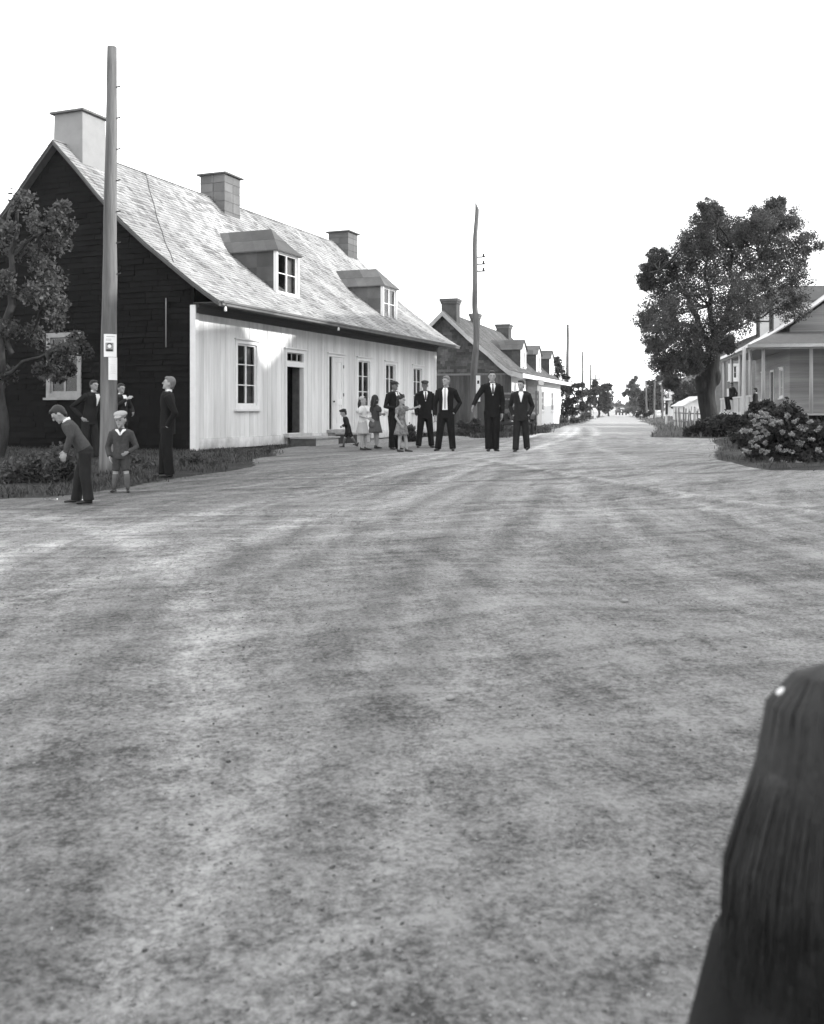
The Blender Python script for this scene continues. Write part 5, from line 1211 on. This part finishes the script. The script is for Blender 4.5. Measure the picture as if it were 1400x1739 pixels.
    # hands
    for (s0,e,wv),sg,on in zip(arms,(-1,1),hands):
        if not on: continue
        dr=(wv-e).normalized(); up=Vector((sg*1.,0,0)); 
        up=(up-dr*up.dot(dr)); up=up.normalized() if up.length>.2 else Vector((0,0,1)).cross(dr).normalized()
        wd=dr.cross(up).normalized()*(1)        # across the knuckles
        if wd.y>0: wd=-wd                      # thumb side faces forward
        hl=.105*(1+.15*(hs-1)); pal=wv+dr*hl*.24
        Mx=Matrix((wd,up,dr)).transposed()
        B.ell(S(pal),(.023*H,.011*H,hl*.29*H),Mx,10,8); rf=max(.0047*H,.0055)
        for i,(o,ln) in enumerate(((.0185,.40),(.0062,.45),(-.0062,.42),(-.0180,.34))):
            a=wv+dr*hl*.42+wd*o; b=a+dr*hl*ln*.52+wd*o*.15-up*sg*0+(-up)*.006; c=b+dr*hl*ln*.42-up*.016
            B.loft([(S(a),rf*1.05,rf*1.05),(S(b),rf,rf),(S(c),rf*.85,rf*.85)],n=6)
        a=wv+dr*hl*.16+wd*.017; b=a+dr*hl*.20+wd*.015; c=b+dr*hl*.17+wd*.002-up*.006
        B.loft([(S(a),rf*1.3,rf*1.3),(S(b),rf*1.1,rf*1.1),(S(c),rf*.9,rf*.9)],n=6)
    body=B.build('body',sk,root,True,voxel=.0068 if H>1.45 else .0058,sm=1)
    # ---- face
    E_=MB()
    for e in (-1,1):
        m1=MB(); m1.ell(S(HT((e*.018*k,-.0515*k,zc+.005*k))),(.0066*k*H,.0040*k*H,.0034*k*H),Rh.copy(),8,6); m1.build('eye',m_ink,root,True)
    m1=MB(); m1.ell(S(HT((0,-.0475*k,zc-.034*k))),(.013*k*H,.006*k*H,.0035*k*H),Rh.copy(),8,6); m1.build('mouth',m_skindark,root,True)
    # ---- hair and headgear
    hm=MB()
    if hat!='scarf':
        hm.ell(S(HT((0,.012*k,zc+.016*k))),(hx*1.07*H,hy_*.98*H,hz*.93*H),Rh.copy(),16,10)
        hm.ell(S(HT((0,-.022*k,zc+.050*k))),(hx*.82*H,hy_*.50*H,hz*.32*H),Rh.copy(),12,8)
        hm.ell(S(HT((0,.032*k,zc-.015*k))),(hx*.90*H,hy_*.48*H,hz*.62*H),Rh.copy(),12,8)
    if outfit in('dress','skirt') or hat in('long',):
        for e in (-1,0,1): hm.loft([(S(HT((e*.03*k,.030*k,zc+.02*k))),.026*k*H,.024*k*H),(S(HT((e*.036*k,.042*k,zc-.04*k))),.027*k*H,.024*k*H),(S(HT((e*.030*k,.050*k,zc-.10*k))),.020*k*H,.016*k*H)],n=9)
        if hat=='curls':
            for q in range(14):
                a=q/14*6.28; hm.ell(S(HT((.038*k*math.cos(a),.012*k+.046*k*math.sin(a),zc+.045*k+.012*k*math.sin(a*3)))),(.019*k*H,)*3,None,8,6)
            for e in (-1,1): hm.ell(S(HT((e*.022*k,-.02*k,zc+.072*k))),(.022*k*H,.02*k*H,.018*k*H),None,8,6)
    hm.build('hair',hair,root,True,voxel=.0085*max(1,k*.9),sm=1)
    if cap:
        cm=m_capwool if cap=='pale' else m_capdark; m1=MB()
        if cap in('flat','pale'):
            m1.ell(S(HT((0,.006*k,zc+.052*k))),(.060*k*H,.066*k*H,.026*k*H),Rh@Matrix.Rotation(R(6),3,'X'),18,8)
            m1.ell(S(HT((0,.002*k,zc+.036*k))),(.048*k*H,.060*k*H,.026*k*H),Rh.copy(),18,8)
            m1.ell(S(HT((0,-.056*k,zc+.034*k))),(.036*k*H,.034*k*H,.0065*k*H),Rh@Matrix.Rotation(R(14),3,'X'),14,6)
        else:
            m1.ell(S(HT((0,.004*k,zc+.050*k))),(.064*k*H,.068*k*H,.024*k*H),Rh@Matrix.Rotation(R(-8),3,'X'),18,8)
            m1.ell(S(HT((0,.004*k,zc+.034*k))),(.047*k*H,.058*k*H,.020*k*H),Rh.copy(),18,8)
        m1.build('cap',cm,root,True,voxel=.009,sm=2)
    if hat=='scarf':
        m1=MB(); m1.ell(S(HT((0,.012*k,zc+.020*k))),(hx*1.22*H,hy_*1.05*H,hz*.98*H),Rh.copy(),16,10)
        m1.loft([(S(HT((0,.050*k,zc-.01*k))),.036*k*H,.022*k*H),(S(HT((.012,.066*k,zc-.08*k))),.034*k*H,.013*k*H),(S(HT((-.012,.066*k,zc-.17*k))),.012*k*H,.008*k*H)],n=10)
        for e in (-1,1): m1.ell(S(HT((e*.036*k,-.0*k,zc-.03*k))),(.014*k*H,.030*k*H,.034*k*H),Rh.copy(),10,8)
        m1.build('headscarf',m_capdark,root,True,voxel=.009,sm=2)
    if hat=='band':
        m1=MB(); m1.ell(S(HT((0,.010*k,zc+.034*k))),(hx*1.22*H,hy_*1.08*H,hz*.72*H),Rh@Matrix.Rotation(R(-16),3,'X'),16,10); m1.build('cloth_hat',m_capwool,root,True,voxel=.009,sm=2)
    def torso_y(z,infl,x=0.):   # front of the trunk at height z (unleaned)
        for (p,a,b),(p2,a2,b2) in zip(tor,tor[1:]):
            if p[2]<=z<=p2[2]:
                q=(z-p[2])/(p2[2]-p[2]); A=a+(a2-a)*q+infl; Bq=b+(b2-b)*q+infl; yc=p[1]+(p2[1]-p[1])*q
                return yc-Bq*math.sqrt(max(.05,1-(x/A)**2))
        return -.045
    def patch(name,rows,mat,infl,parent=None,th=.004):
        m1=MB(); G=[]
        for z,xa,xb in rows:
            G.append([T((xa+(xb-xa)*i/4,torso_y(z,infl,xa+(xb-xa)*i/4),z)) for i in range(5)])
        m=len(G); V=[S(p) for r_ in G for p in r_]; V2=[S(p+Vector((0,-th,0))) for r_ in G for p in r_]; n0=len(V)
        m1.add(V+V2,[(i*5+j,i*5+j+1,(i+1)*5+j+1,(i+1)*5+j) for i in range(m-1) for j in range(4)]+[(n0+i*5+j,n0+(i+1)*5+j,n0+(i+1)*5+j+1,n0+i*5+j+1) for i in range(m-1) for j in range(4)])
        return m1.build(name,mat,parent or root,True)
    # ---- legs: trousers, shorts or bare
    def trousers(mat,cuff,rk,rc,name='trousers'):
        m1=MB()
        m1.loft([(S((0,0,hip-.055)),.088*w*H,.066*w*H),(S((0,0,hip+.0)),.096*w*H,.073*w*H),(S(T((0,0,hip+.055))),.088*w*H,.068*w*H)],n=16)
        for hp,kk,an,ft in legs:
            pts=[(S(hp+Vector((0,0,.015))),.060*w*H,.064*w*H),(S(hp.lerp(kk,.5)),.054*w*H,.056*w*H)]
            if cuff=='full':
                a=an+Vector((0,.004,-.014)); pts+=[(S(kk),rk*H,rk*1.05*H),(S(kk.lerp(a,.5)),(rk+rc)/2*.97*H,(rk+rc)/2*H),(S(a.lerp(kk,.06)),rc*H,rc*1.12*H),(S(a),rc*1.02*H,rc*1.15*H)]
            else: pts+=[(S(hp.lerp(kk,.80)),rk*H,rk*H),(S(hp.lerp(kk,.93)),rc*H,rc*H)]
            m1.loft(pts,n=12,cap=.15)
        return m1.build(name,mat,root,True,voxel=.012,sm=2)
    def shoes(mat=m_shoe,high=False):
        for (hp,kk,an,ft),sg in zip(legs,(-1,1)):
            m1=MB(); tw=(ft[3] if len(ft)>3 else sg*12); Mz=Matrix.Rotation(R(tw),3,'Z'); tp=ft[4] if len(ft)>4 else 0; Mz=Mz@Matrix.Rotation(R(tp),3,'X'); o=an-Vector((0,0,ank))
            def Q(p): return S(o+Mz@Vector(p)*(1 if hs<1.1 else 1.08))
            m1.loft([(Q((0,.030,.020)),.019*H,.019*H),(Q((0,.0,.022)),.021*H,.021*H),(Q((0,-.05,.018)),.025*H,.017*H),(Q((0,-.098,.013)),.021*H,.012*H)],n=12)
            m1.loft([(Q((0,.012,.03)),.022*H,.024*H),(Q((0,.012,.055 if not high else .10)),.021*H,.022*H)],n=10)
            m1.build('shoe',mat,root,True,voxel=.009,sm=1)
    def sleeves(m1,r0,r1,r2,upto=1.):
        for s0,e,wv in arms:
            if upto>=1: m1.loft([(S(s0+Vector((0,0,.006))),r0*H,r0*H),(S(s0.lerp(e,.5)),(r0+r1)/2*H,(r0+r1)/2*H),(S(e),r1*H,r1*H),(S(e.lerp(wv,.5)),(r1+r2)/2*H,(r1+r2)/2*H),(S(e.lerp(wv,.94)),r2*H,r2*H)],n=12,cap=.2)
            else: m1.loft([(S(s0+Vector((0,0,.008))),r0*H,r0*H),(S(s0.lerp(e,upto*.5)),r1*H,r1*H),(S(s0.lerp(e,upto)),r2*H,r2*H)],n=12,cap=.3)
    def jacket(mat,hem,infl,flare,name='jacket',r=(.040,.033,.026),coll=True):
        m1=MB(); pts=[((0,0,hem),(.097*w+flare),(.072*w+flare)),((0,0,hem+.05),.098*w+flare*.6,.073*w+flare*.6)]+[(p,a+infl+(.010 if i==0 else 0),b+infl) for i,(p,a,b) in enumerate(tor[2:])]
        if hem<hip: pts=[pts[0],pts[1]]+[((0,0,hip+.05),.086*w+infl*.7,.064*w+infl)]+pts[2:]
        pts=sorted(pts,key=lambda q:q[0][2])
        m1.loft([(S(T(p)),a*H,b*H) for p,a,b in pts],n=18,cap=.15)
        m1.loft([(S(T((-shx*1.0,.006,sh-.040))),.038*H,.038*H),(S(T((-.050,.012,sh-.034))),.043*H,.041*H),(S(T((.050,.012,sh-.034))),.043*H,.041*H),(S(T((shx*1.0,.006,sh-.040))),.038*H,.038*H)],hint=(0,1,0),n=12)
        m1.loft([(S(T((-shx*.72,.012,sh-.026))),.026*H,.024*H),(S(T((-.030,.018,sh-.006))),.024*H,.022*H),(S(T((.030,.018,sh-.006))),.024*H,.022*H),(S(T((shx*.72,.012,sh-.026))),.026*H,.024*H)],hint=(0,1,0),n=10)
        sleeves(m1,*r)
        if 0: m1.loft([(S(T((0,.026,sh-.012))),.045*k*H,.036*k*H),(S(T((0,.027,sh+.012))),.035*k*H,.028*k*H)],n=14,cap=.1)
        return m1.build(name,mat,root,True,voxel=.012,sm=3)
    def collar_ring(mat=m_shirt,r=.033):
        m1=MB(); n=16; vs=[]
        for i in range(n):
            t=2*math.pi*i/n
            for q,(rr,zz) in enumerate(((r*k,neck+.004),(r*k*.96,neck+.022),(r*k*.88,neck+.022),(r*k*.9,neck-.01))):
                vs.append(S(T((rr*math.cos(t),.010+rr*1.02*math.sin(t),zz-.012*(math.sin(t)<-.5)))))
        m1.add(vs,[(i*4+j,((i+1)%n)*4+j,((i+1)%n)*4+(j+1)%4,i*4+(j+1)%4) for i in range(n) for j in range(4)]); return m1.build('collar',mat,root,True)
    if outfit=='suit':
        trousers(st,'full',.050,.045); J=jacket(st,hip-.085,.012,.004); shoes()
        if shirt:
            zb=sh-.150 if shirt!='open' else hip+.035; wx=.040 if shirt!='open' else .046
            wv_=.030 if shirt!='open' else .040
            patch('shirt_front',[(zb,-.003 if shirt!='open' else -.036,.003 if shirt!='open' else .036),((zb+sh)/2,-wv_*.72,wv_*.72),(sh-.03,-wx*.95,wx*.95),(sh+.001,-.030,.030)],m_shirt,.0265)
            if tie: patch('tie',[(zb+.018 if shirt!='open' else hip+.05,-.010,.010),((zb+sh)/2,-.012,.012),(sh-.03,-.007,.007),(sh-.012,-.010,.010),(sh-.004,-.008,.008)],m_tie if tie=='dark' else m_tielight,.0295)
            for e in (-1,1):
                x0=wx if shirt!='open' else .050
                patch('lapel',[(zb,e*(.004 if shirt!='open' else .038),e*(.020 if shirt!='open' else .055)),((zb+sh)/2+.01,e*wv_*.75,e*(wv_*.75+.030)),(sh-.03,e*wx*.88,e*(wx*.88+.022)),(sh-.006,e*.027,e*.034)][::1],st,.026,th=.006)
        if collar: collar_ring()
    elif outfit=='boy':
        trousers(m_stepside if False else m_tweed,'short',.052,.054,'shorts'); jacket(m_tweed,hip-.06,.014,.010,r=(.044,.039,.030)); 
        for e in (-1,1): patch('collar',[(sh-.075,e*.001,e*.010),(sh-.04,e*.006,e*.034),(sh-.012,e*.022,e*.066),(sh+.0,e*.030,e*.062)],m_shirt,.020,th=.006)
        patch('shirt_front',[(sh-.07,-.004,.004),(sh-.01,-.024,.024)],m_sweater,.0165)
        for hp,kk,an,ft in legs:
            m1=MB(); m1.loft([(S(kk.lerp(an,.12)),.036*H,.037*H),(S(kk.lerp(an,.40)),.037*H,.038*H),(S(kk.lerp(an,.75)),.027*H,.027*H),(S(an),.023*H,.024*H)],n=12); m1.build('sock',m_sock,root,True)
        shoes(high=True); m1=MB()
        for q in range(3): m1.ell(S(T((.012,torso_y(sh-.11-.05*q,.024),sh-.11-.05*q))),(.006*H,.004*H,.006*H),None,8,5); 
        m1.build('button',m_ink,root,True)
    elif outfit=='sweater':
        trousers(st,'full',.052,.046); jacket(m_sweater,hip+.01,.010,-.004,name='sweater',r=(.042,.034,.026)); collar_ring(m_shirt,.036); shoes()
    elif outfit=='smock':
        trousers(m_suit2,'short',.052,.056,'shorts'); jacket(m_suit2,hip-.10,.014,.018,name='smock',r=(.044,.038,.030)); shoes(high=True)
        for hp,kk,an,ft in legs:
            m1=MB(); m1.loft([(S(kk.lerp(an,.1)),.035*H,.035*H),(S(kk.lerp(an,.5)),.034*H,.034*H),(S(an),.022*H,.022*H)],n=10); m1.build('sock',m_sock,root,True)
    elif outfit=='dress':
        top,sk_=suit; m1=MB()
        m1.loft([(S(T(p)),(a+.010)*H,(b+.010)*H) for p,a,b in tor[1:]],n=16)
        m1.loft([(S(T((-shx*.9,.006,sh-.03))),.034*H,.034*H),(S(T((0,.008,sh-.010))),.042*H,.040*H),(S(T((shx*.9,.006,sh-.03))),.034*H,.034*H)],hint=(0,1,0),n=12)
        sleeves(m1,.042,.050,.036,.62); m1.build('bodice',top,root,True,voxel=.011,sm=2)
        m1=MB(); wz=hip+.085; hemz=knee+.035; pts=[]
        for i in range(9):
            q=i/8; pts.append((S(T((0,0,wz-(wz-hemz)*q)) if i<3 else Vector((0,0,wz-(wz-hemz)*q))),(.078+.062*q**.8)*H,(.062+.060*q**.8)*H))
        ph=random.random()*6
        m1.loft(pts,n=64,cap=0.02,mod=lambda u,t:1+.075*u*math.sin(t*11+ph)+.04*u*math.sin(t*5+ph*2)); m1.build('skirt',sk_,root,True)
        m1=MB(); m1.loft([(S(T((0,0,wz-.012))),.085*H,.068*H),(S(T((0,0,wz+.014))),.084*H,.067*H)],n=20,cap=.02); m1.build('belt',sk_,root,True)
        shoes()
    return root,dict(H=H,S=S,T=T,arms=arms,HT=HT,zc=zc,k=k)
# names of poses: wrists and elbows are fractions of the height, x to the person's left, -y forward
person('boy in grey sweater and dark trousers bending forward over the road edge, facing left',146,857,691,-78,'sweater',hs=1.18,lean=33,pitch=28,armR=((-.14,-.13,.66),(-.12,-.20,.50)),armL=((.13,-.12,.64),(.11,-.17,.48)),footR=(-.07,.10),footL=(.06,-.03),suit=m_suit2)
person('small boy in pale cap, buttoned jacket and shorts with a hand at his waist',206,837,700,8,'boy',hs=1.42,pitch=10,yaw=-14,cap='pale',armL=((.185,.02,.56),(.095,-.095,.50)),armR=((-.165,.03,.56),(-.13,-.05,.44)),footR=(-.085,-.02),footL=(.085,.03))
person('tall fair-haired man in a black suit seen from the side, hands in pockets, looking up',285,810,640,-80,'suit',hair=m_hairlight,pitch=-10,armR=((-.13,.06,.63),(-.10,-.02,.50)),armL=((.13,.08,.64),(.10,.0,.50)),hands=(0,0),shirt=False,footR=(-.05,.05),footL=(.05,-.02))
person('man in dark jacket behind the thick pole, leaning and looking right, leftmost of two',152,0,657,62,'suit',d=20.2,lean=14,suit=m_suit2,armR=((-.19,.10,.66),(-.12,.0,.52)),armL=((.15,-.04,.64),(.10,-.12,.55)),H=1.66,footR=(-.06,-.05),footL=(.06,.08),skin=m_skin,pitch=-8,tie=None)
person('man just right of the thick pole raising a hand to his chin',206,0,660,58,'suit',d=20.8,suit=m_suit2,armR=((-.18,-.06,.66),(-.03,-.15,.79)),armL=((.17,-.02,.66),(.10,-.12,.60)),H=1.58,shirt=True,tie=None,footR=(-.05,.05),footL=(.05,-.05))
person('smallest boy in dark beret and smock striding left before the white door',592,760,695,-82,'smock',hs=1.42,lean=16,pitch=14,cap='beret',armR=((-.15,-.06,.60),(-.06,-.16,.54)),armL=((.15,-.04,.60),(.06,-.15,.54)),footR=(-.04,.13),footL=(.04,-.20,.03,8,-22))
g1,i1=person('girl in pale dress and light cloth hat carrying a bag under her arm',616,764,674,72,'dress',hs=1.22,hat='band',suit=(m_blouse,m_dresslight),armR=((-.14,.0,.64),(-.07,-.13,.60)),armL=((.14,.02,.64),(.12,-.12,.57)),footR=(-.04,.0),footL=(.05,.05))
person('girl in grey dress with dark headscarf, arms folded, back half turned',638,762,672,128,'dress',hs=1.22,hat='scarf',suit=(m_sweater,m_dressgrey),armR=((-.15,-.02,.64),(.03,-.12,.635)),armL=((.15,-.02,.64),(-.03,-.13,.65)),footR=(-.04,.0),footL=(.05,.04))
person('man in flat cap and black suit behind the curly-haired girl',670,763,648,38,'suit',cap='flat',skin=m_skindark,armR=((-.165,.0,.63),(-.07,-.13,.60)),armL=((.16,.0,.63),(.08,-.12,.61)),yaw=18)
g2,i2=person('curly-haired girl in a floral dress holding her arm out towards the men',682,768,672,62,'dress',hs=1.22,hat='curls',suit=(m_print,m_print),armR=((-.15,.03,.62),(-.11,-.05,.48)),armL=((.13,-.13,.76),(.10,-.27,.80)),footR=(-.04,-.03),footL=(.06,.08))
person('man in flat cap and dark three-button suit, arms hanging, between girl and fair man',722,760,647,6,'suit',cap='flat',skin=m_skindark,armL=((.137,.02,.63),(.145,-.02,.46)),armR=((-.138,.03,.63),(-.125,-.03,.48)),footR=(-.10,.02),footL=(.10,.0),hands=(0,1),girth=1.04)
person('fair-haired man with open jacket, white shirt and pale tie, hand in pocket',758,766,639,-12,'suit',hair=m_hairlight,shirt='open',tie='pale',yaw=-32,armR=((-.155,.03,.63),(-.155,.0,.47)),armL=((.178,.06,.64),(.105,-.03,.50)),hands=(1,0),footR=(-.11,.02),footL=(.09,.0),girth=1.03)
person('tallest man in black suit and dark tie stretching his right arm out to the side',836,766,630,2,'suit',armR=((-.185,-.04,.685),(-.245,-.10,.565)),armL=((.135,.02,.63),(.125,-.02,.46)),footR=(-.045,.02),footL=(.045,.0),girth=.98)
person('short young man in dark suit walking with both hands in his jacket pockets',885,767,646,-6,'suit',suit=m_suit2,tie=None,yaw=-28,armR=((-.150,.06,.63),(-.105,-.04,.505)),armL=((.165,.07,.63),(.105,-.04,.505)),hands=(0,0),footR=(-.075,.03),footL=(.085,-.06,.018,6,-10),girth=.98)
# things they carry
S_=i1['S']; mb=MB(); mb.loft([((0,0,.03),.035,.02),((0,0,-.02),.075,.032),((0,0,-.10),.085,.036),((0,0,-.15),.06,.03)],hint=(0,1,0),n=14)
mb.bar((0,-.05,.02),(0,.0,.12),.012,.012); mb.bar((0,.05,.02),(0,.0,.12),.012,.012)
o=mb.build('handbag',m_bag,None,True); M1=Matrix.Translation(g1.location)@Matrix.Rotation(g1.rotation_euler.z,4,'Z'); p=M1@S_((.13,-.13,.53)); o.location=p; o.rotation_euler=(0,0,R(65)); tag(o,'grey cloth bag under the arm of the girl in the pale hat','bag')
S_=i2['S']; M1=Matrix.Translation(g2.location)@Matrix.Rotation(g2.rotation_euler.z,4,'Z'); p=M1@S_((.10,-.305,.815)); mb=MB(); mb.bar((0,0,-.05),(-.06,0,.14),.022,.02)
o=mb.build('short_stick',m_ink); o.location=p; tag(o,'short dark stick held up by the curly-haired girl','stick')
# on and by the porch
pm=Matrix.Translation(O3)@Matrix.Rotation(A3,4,'Z')
q=pm@Vector((7.2,-.12,0)); px_=HX+q.x/q.y*F
person('person in dark clothes sitting on the porch railing, back to the street',px_,0,0,-70,'suit',d=q.y,H=1.62,z=.86,suit=m_suit2,shirt=False,group='people at the porch',lean=12,footR=(-.06,.20,.10),footL=(.06,.20,.10),kneeR=(-.06,-.26,.50),kneeL=(.06,-.26,.50),armR=((-.17,.0,.64),(-.16,-.02,.50)),armL=((.17,.0,.64),(.16,-.02,.50)))
q=pm@Vector((-.15,-.15,0)); px_=1283
person('dark-haired person in a light top standing before the porch corner post',px_,0,0,-120,'suit',d=42.,H=1.55,z=.42,group='people at the porch',shirt=False,suit=m_suit2,armR=((-.16,-.02,.64),(-.10,-.12,.60)))
person('tiny figure in white bending by the pale far pole on the left',1011,0,690,200,'sweater',d=112,H=1.6,lean=40,suit=m_whitegrey,group=None)
for o in bpy.data.objects:
    if o.type=='MESH' and o.parent and o.parent.get('label','').startswith('tiny figure') and o.name.startswith(('sweater','trousers')): o.data.materials.clear(); o.data.materials.append(m_shirt)

# ------------------------------------------------------------------ the child close to the lens in the lower right corner
NB=empty('person',(.50,1.12,-.18),R(168),'child with long dark hair and white ribbon, blurred in the lower right corner','person')
hc=Vector((0,0,1.02-.23+.02))
NB.location=(.488,1.13,-.18+.004); NB.scale=(.92,.92,.955)
mb=MB(); c=Vector((0,0,.80)); mb.ell(c,(.072,.088,.10)); mb.loft([((0,.01,.62),.034,.034),((0,.005,.72),.032,.032)]); mb.ell(c+Vector((0,-.03,-.05)),(.05,.05,.05))
mb.loft([((0,.0,.30),.10,.08),((0,.0,.45),.11,.085),((0,.0,.58),.115,.075),((0,.005,.64),.06,.05)],n=16)
for s_ in (-1,1):
    mb.ell(c+Vector((s_*.073,.0,-.01)),(.010,.018,.028)); mb.loft([((s_*.10,.0,.58),.030,.030),((s_*.14,.0,.44),.026,.026),((s_*.142,-.04,.32),.02,.02)])
    mb.ell((s_*.15,-.05,.285),(.018,.012,.035))
    for q in range(4): mb.loft([((s_*.15,-.065+.011*q,.26),.0068,.0068),((s_*.147,-.067+.011*q,.235),.0064,.0064),((s_*.143,-.067+.011*q,.215),.006,.006)],n=6)
    mb.loft([((s_*.15,-.065,.295),.008,.008),((s_*.145,-.088,.265),.0065,.0065)],n=6)
    mb.loft([((s_*.05,0,.30),.055,.055),((s_*.05,-.005,.16),.036,.036),((s_*.05,0,.03),.025,.025)]); mb.loft([((s_*.05,.01,.02),.022,.02),((s_*.05,-.09,.015),.022,.013)])
mb.loft([(c+Vector((0,-.085,.0)),.006,.006),(c+Vector((0,-.102,-.025)),.011,.010)],n=8); mb.build('body',m_skin,NB,True,voxel=.006,sm=2)
mb=MB(); mb.loft([((0,.0,.10),.17,.14),((0,.0,.30),.14,.115),((0,.0,.45),.115,.09),((0,.0,.58),.110,.080),((0,.006,.635),.07,.06)],n=20,cap=.1)
for s_ in (-1,1): mb.loft([((s_*.10,.0,.585),.042,.042),((s_*.14,.0,.44),.038,.038),((s_*.142,-.04,.33),.032,.032)],n=14)
mb.build('coat',m_suit2,NB,True,voxel=.012,sm=3)
mb=MB(); mb.ell(c+Vector((0,.014,.016)),(.086,.096,.106),None,20,14); mb.loft([(c+Vector((0,.05,.0)),.088,.060),(c+Vector((0,.058,-.08)),.100,.048),(c+Vector((0,.064,-.18)),.112,.040),(c+Vector((0,.068,-.27)),.09,.025)],n=20)
hr=mb.build('hair',m_hair,NB,True,voxel=.008,sm=3)
mb=MB()
for i in range(520):
    a=random.uniform(-1.5,1.5); r0=.088; x0=math.sin(a)*.02; pts=[]
    xx=math.sin(a); yy=math.cos(a); 
    for j in range(7):
        q=j/6
        if q<.5: ph=q*2*1.45; p=c+Vector((xx*.09*math.sin(ph),.014+yy*.100*math.sin(ph),.016+.108*math.cos(ph)))
        else: f_=(q-.5)*2; p=c+Vector((xx*(.09+.046*min(1,f_*1.3)),.014+yy*.100+.02*f_,.016-(.22+.05*math.sin(i*2.3))*f_-.01))
        p+=Vector((mnoise.noise((i,q*2,1)),mnoise.noise((i,q*2,4)),0))*.008; pts.append((p,.0026*(1.2-q*.6),.0026*(1.2-q*.6)))
    mb.loft(pts,n=5,cap=.2)
mb.build('hair_strand',m_hair,NB,True)['kind']='stuff'
c=c+Vector((.030,-.0,-.030)); mb=MB()
for s_ in (-1,1):
    mb.loft([(c+Vector((0,.03,.118)),.010,.007),(c+Vector((s_*.018,.03,.121)),.012,.008),(c+Vector((s_*.032,.03,.116)),.011,.008),(c+Vector((s_*.038,.03,.110)),.005,.005)],hint=(0,0,1),n=12)
mb.ell(c+Vector((0,.03,.120)),(.013,.013,.013)); mb.build('ribbon_bow',m_shirt,NB,True,voxel=.004,sm=4)
for o in list(bpy.data.objects):
    if o.parent is NB and o.name.split('.')[0]=='body': pass
# ------------------------------------------------------------------ the air
m,nt,b=newmat('haze_air'); nt.nodes.remove(b); pv=nt.nodes.new('ShaderNodeVolumePrincipled'); pv.inputs['Color'].default_value=(.97,.975,.98,1); pv.inputs['Density'].default_value=.0003; pv.inputs['Anisotropy'].default_value=.3
L(nt,pv.outputs[0],nt.nodes['Material Output'].inputs['Volume'])
mb=MB(); mb.bx(-260,260,-40,640,-1.4,19.5); hz_=mb.build('haze',m); tag(hz_,'thin pale haze down the road','haze',kind='stuff')
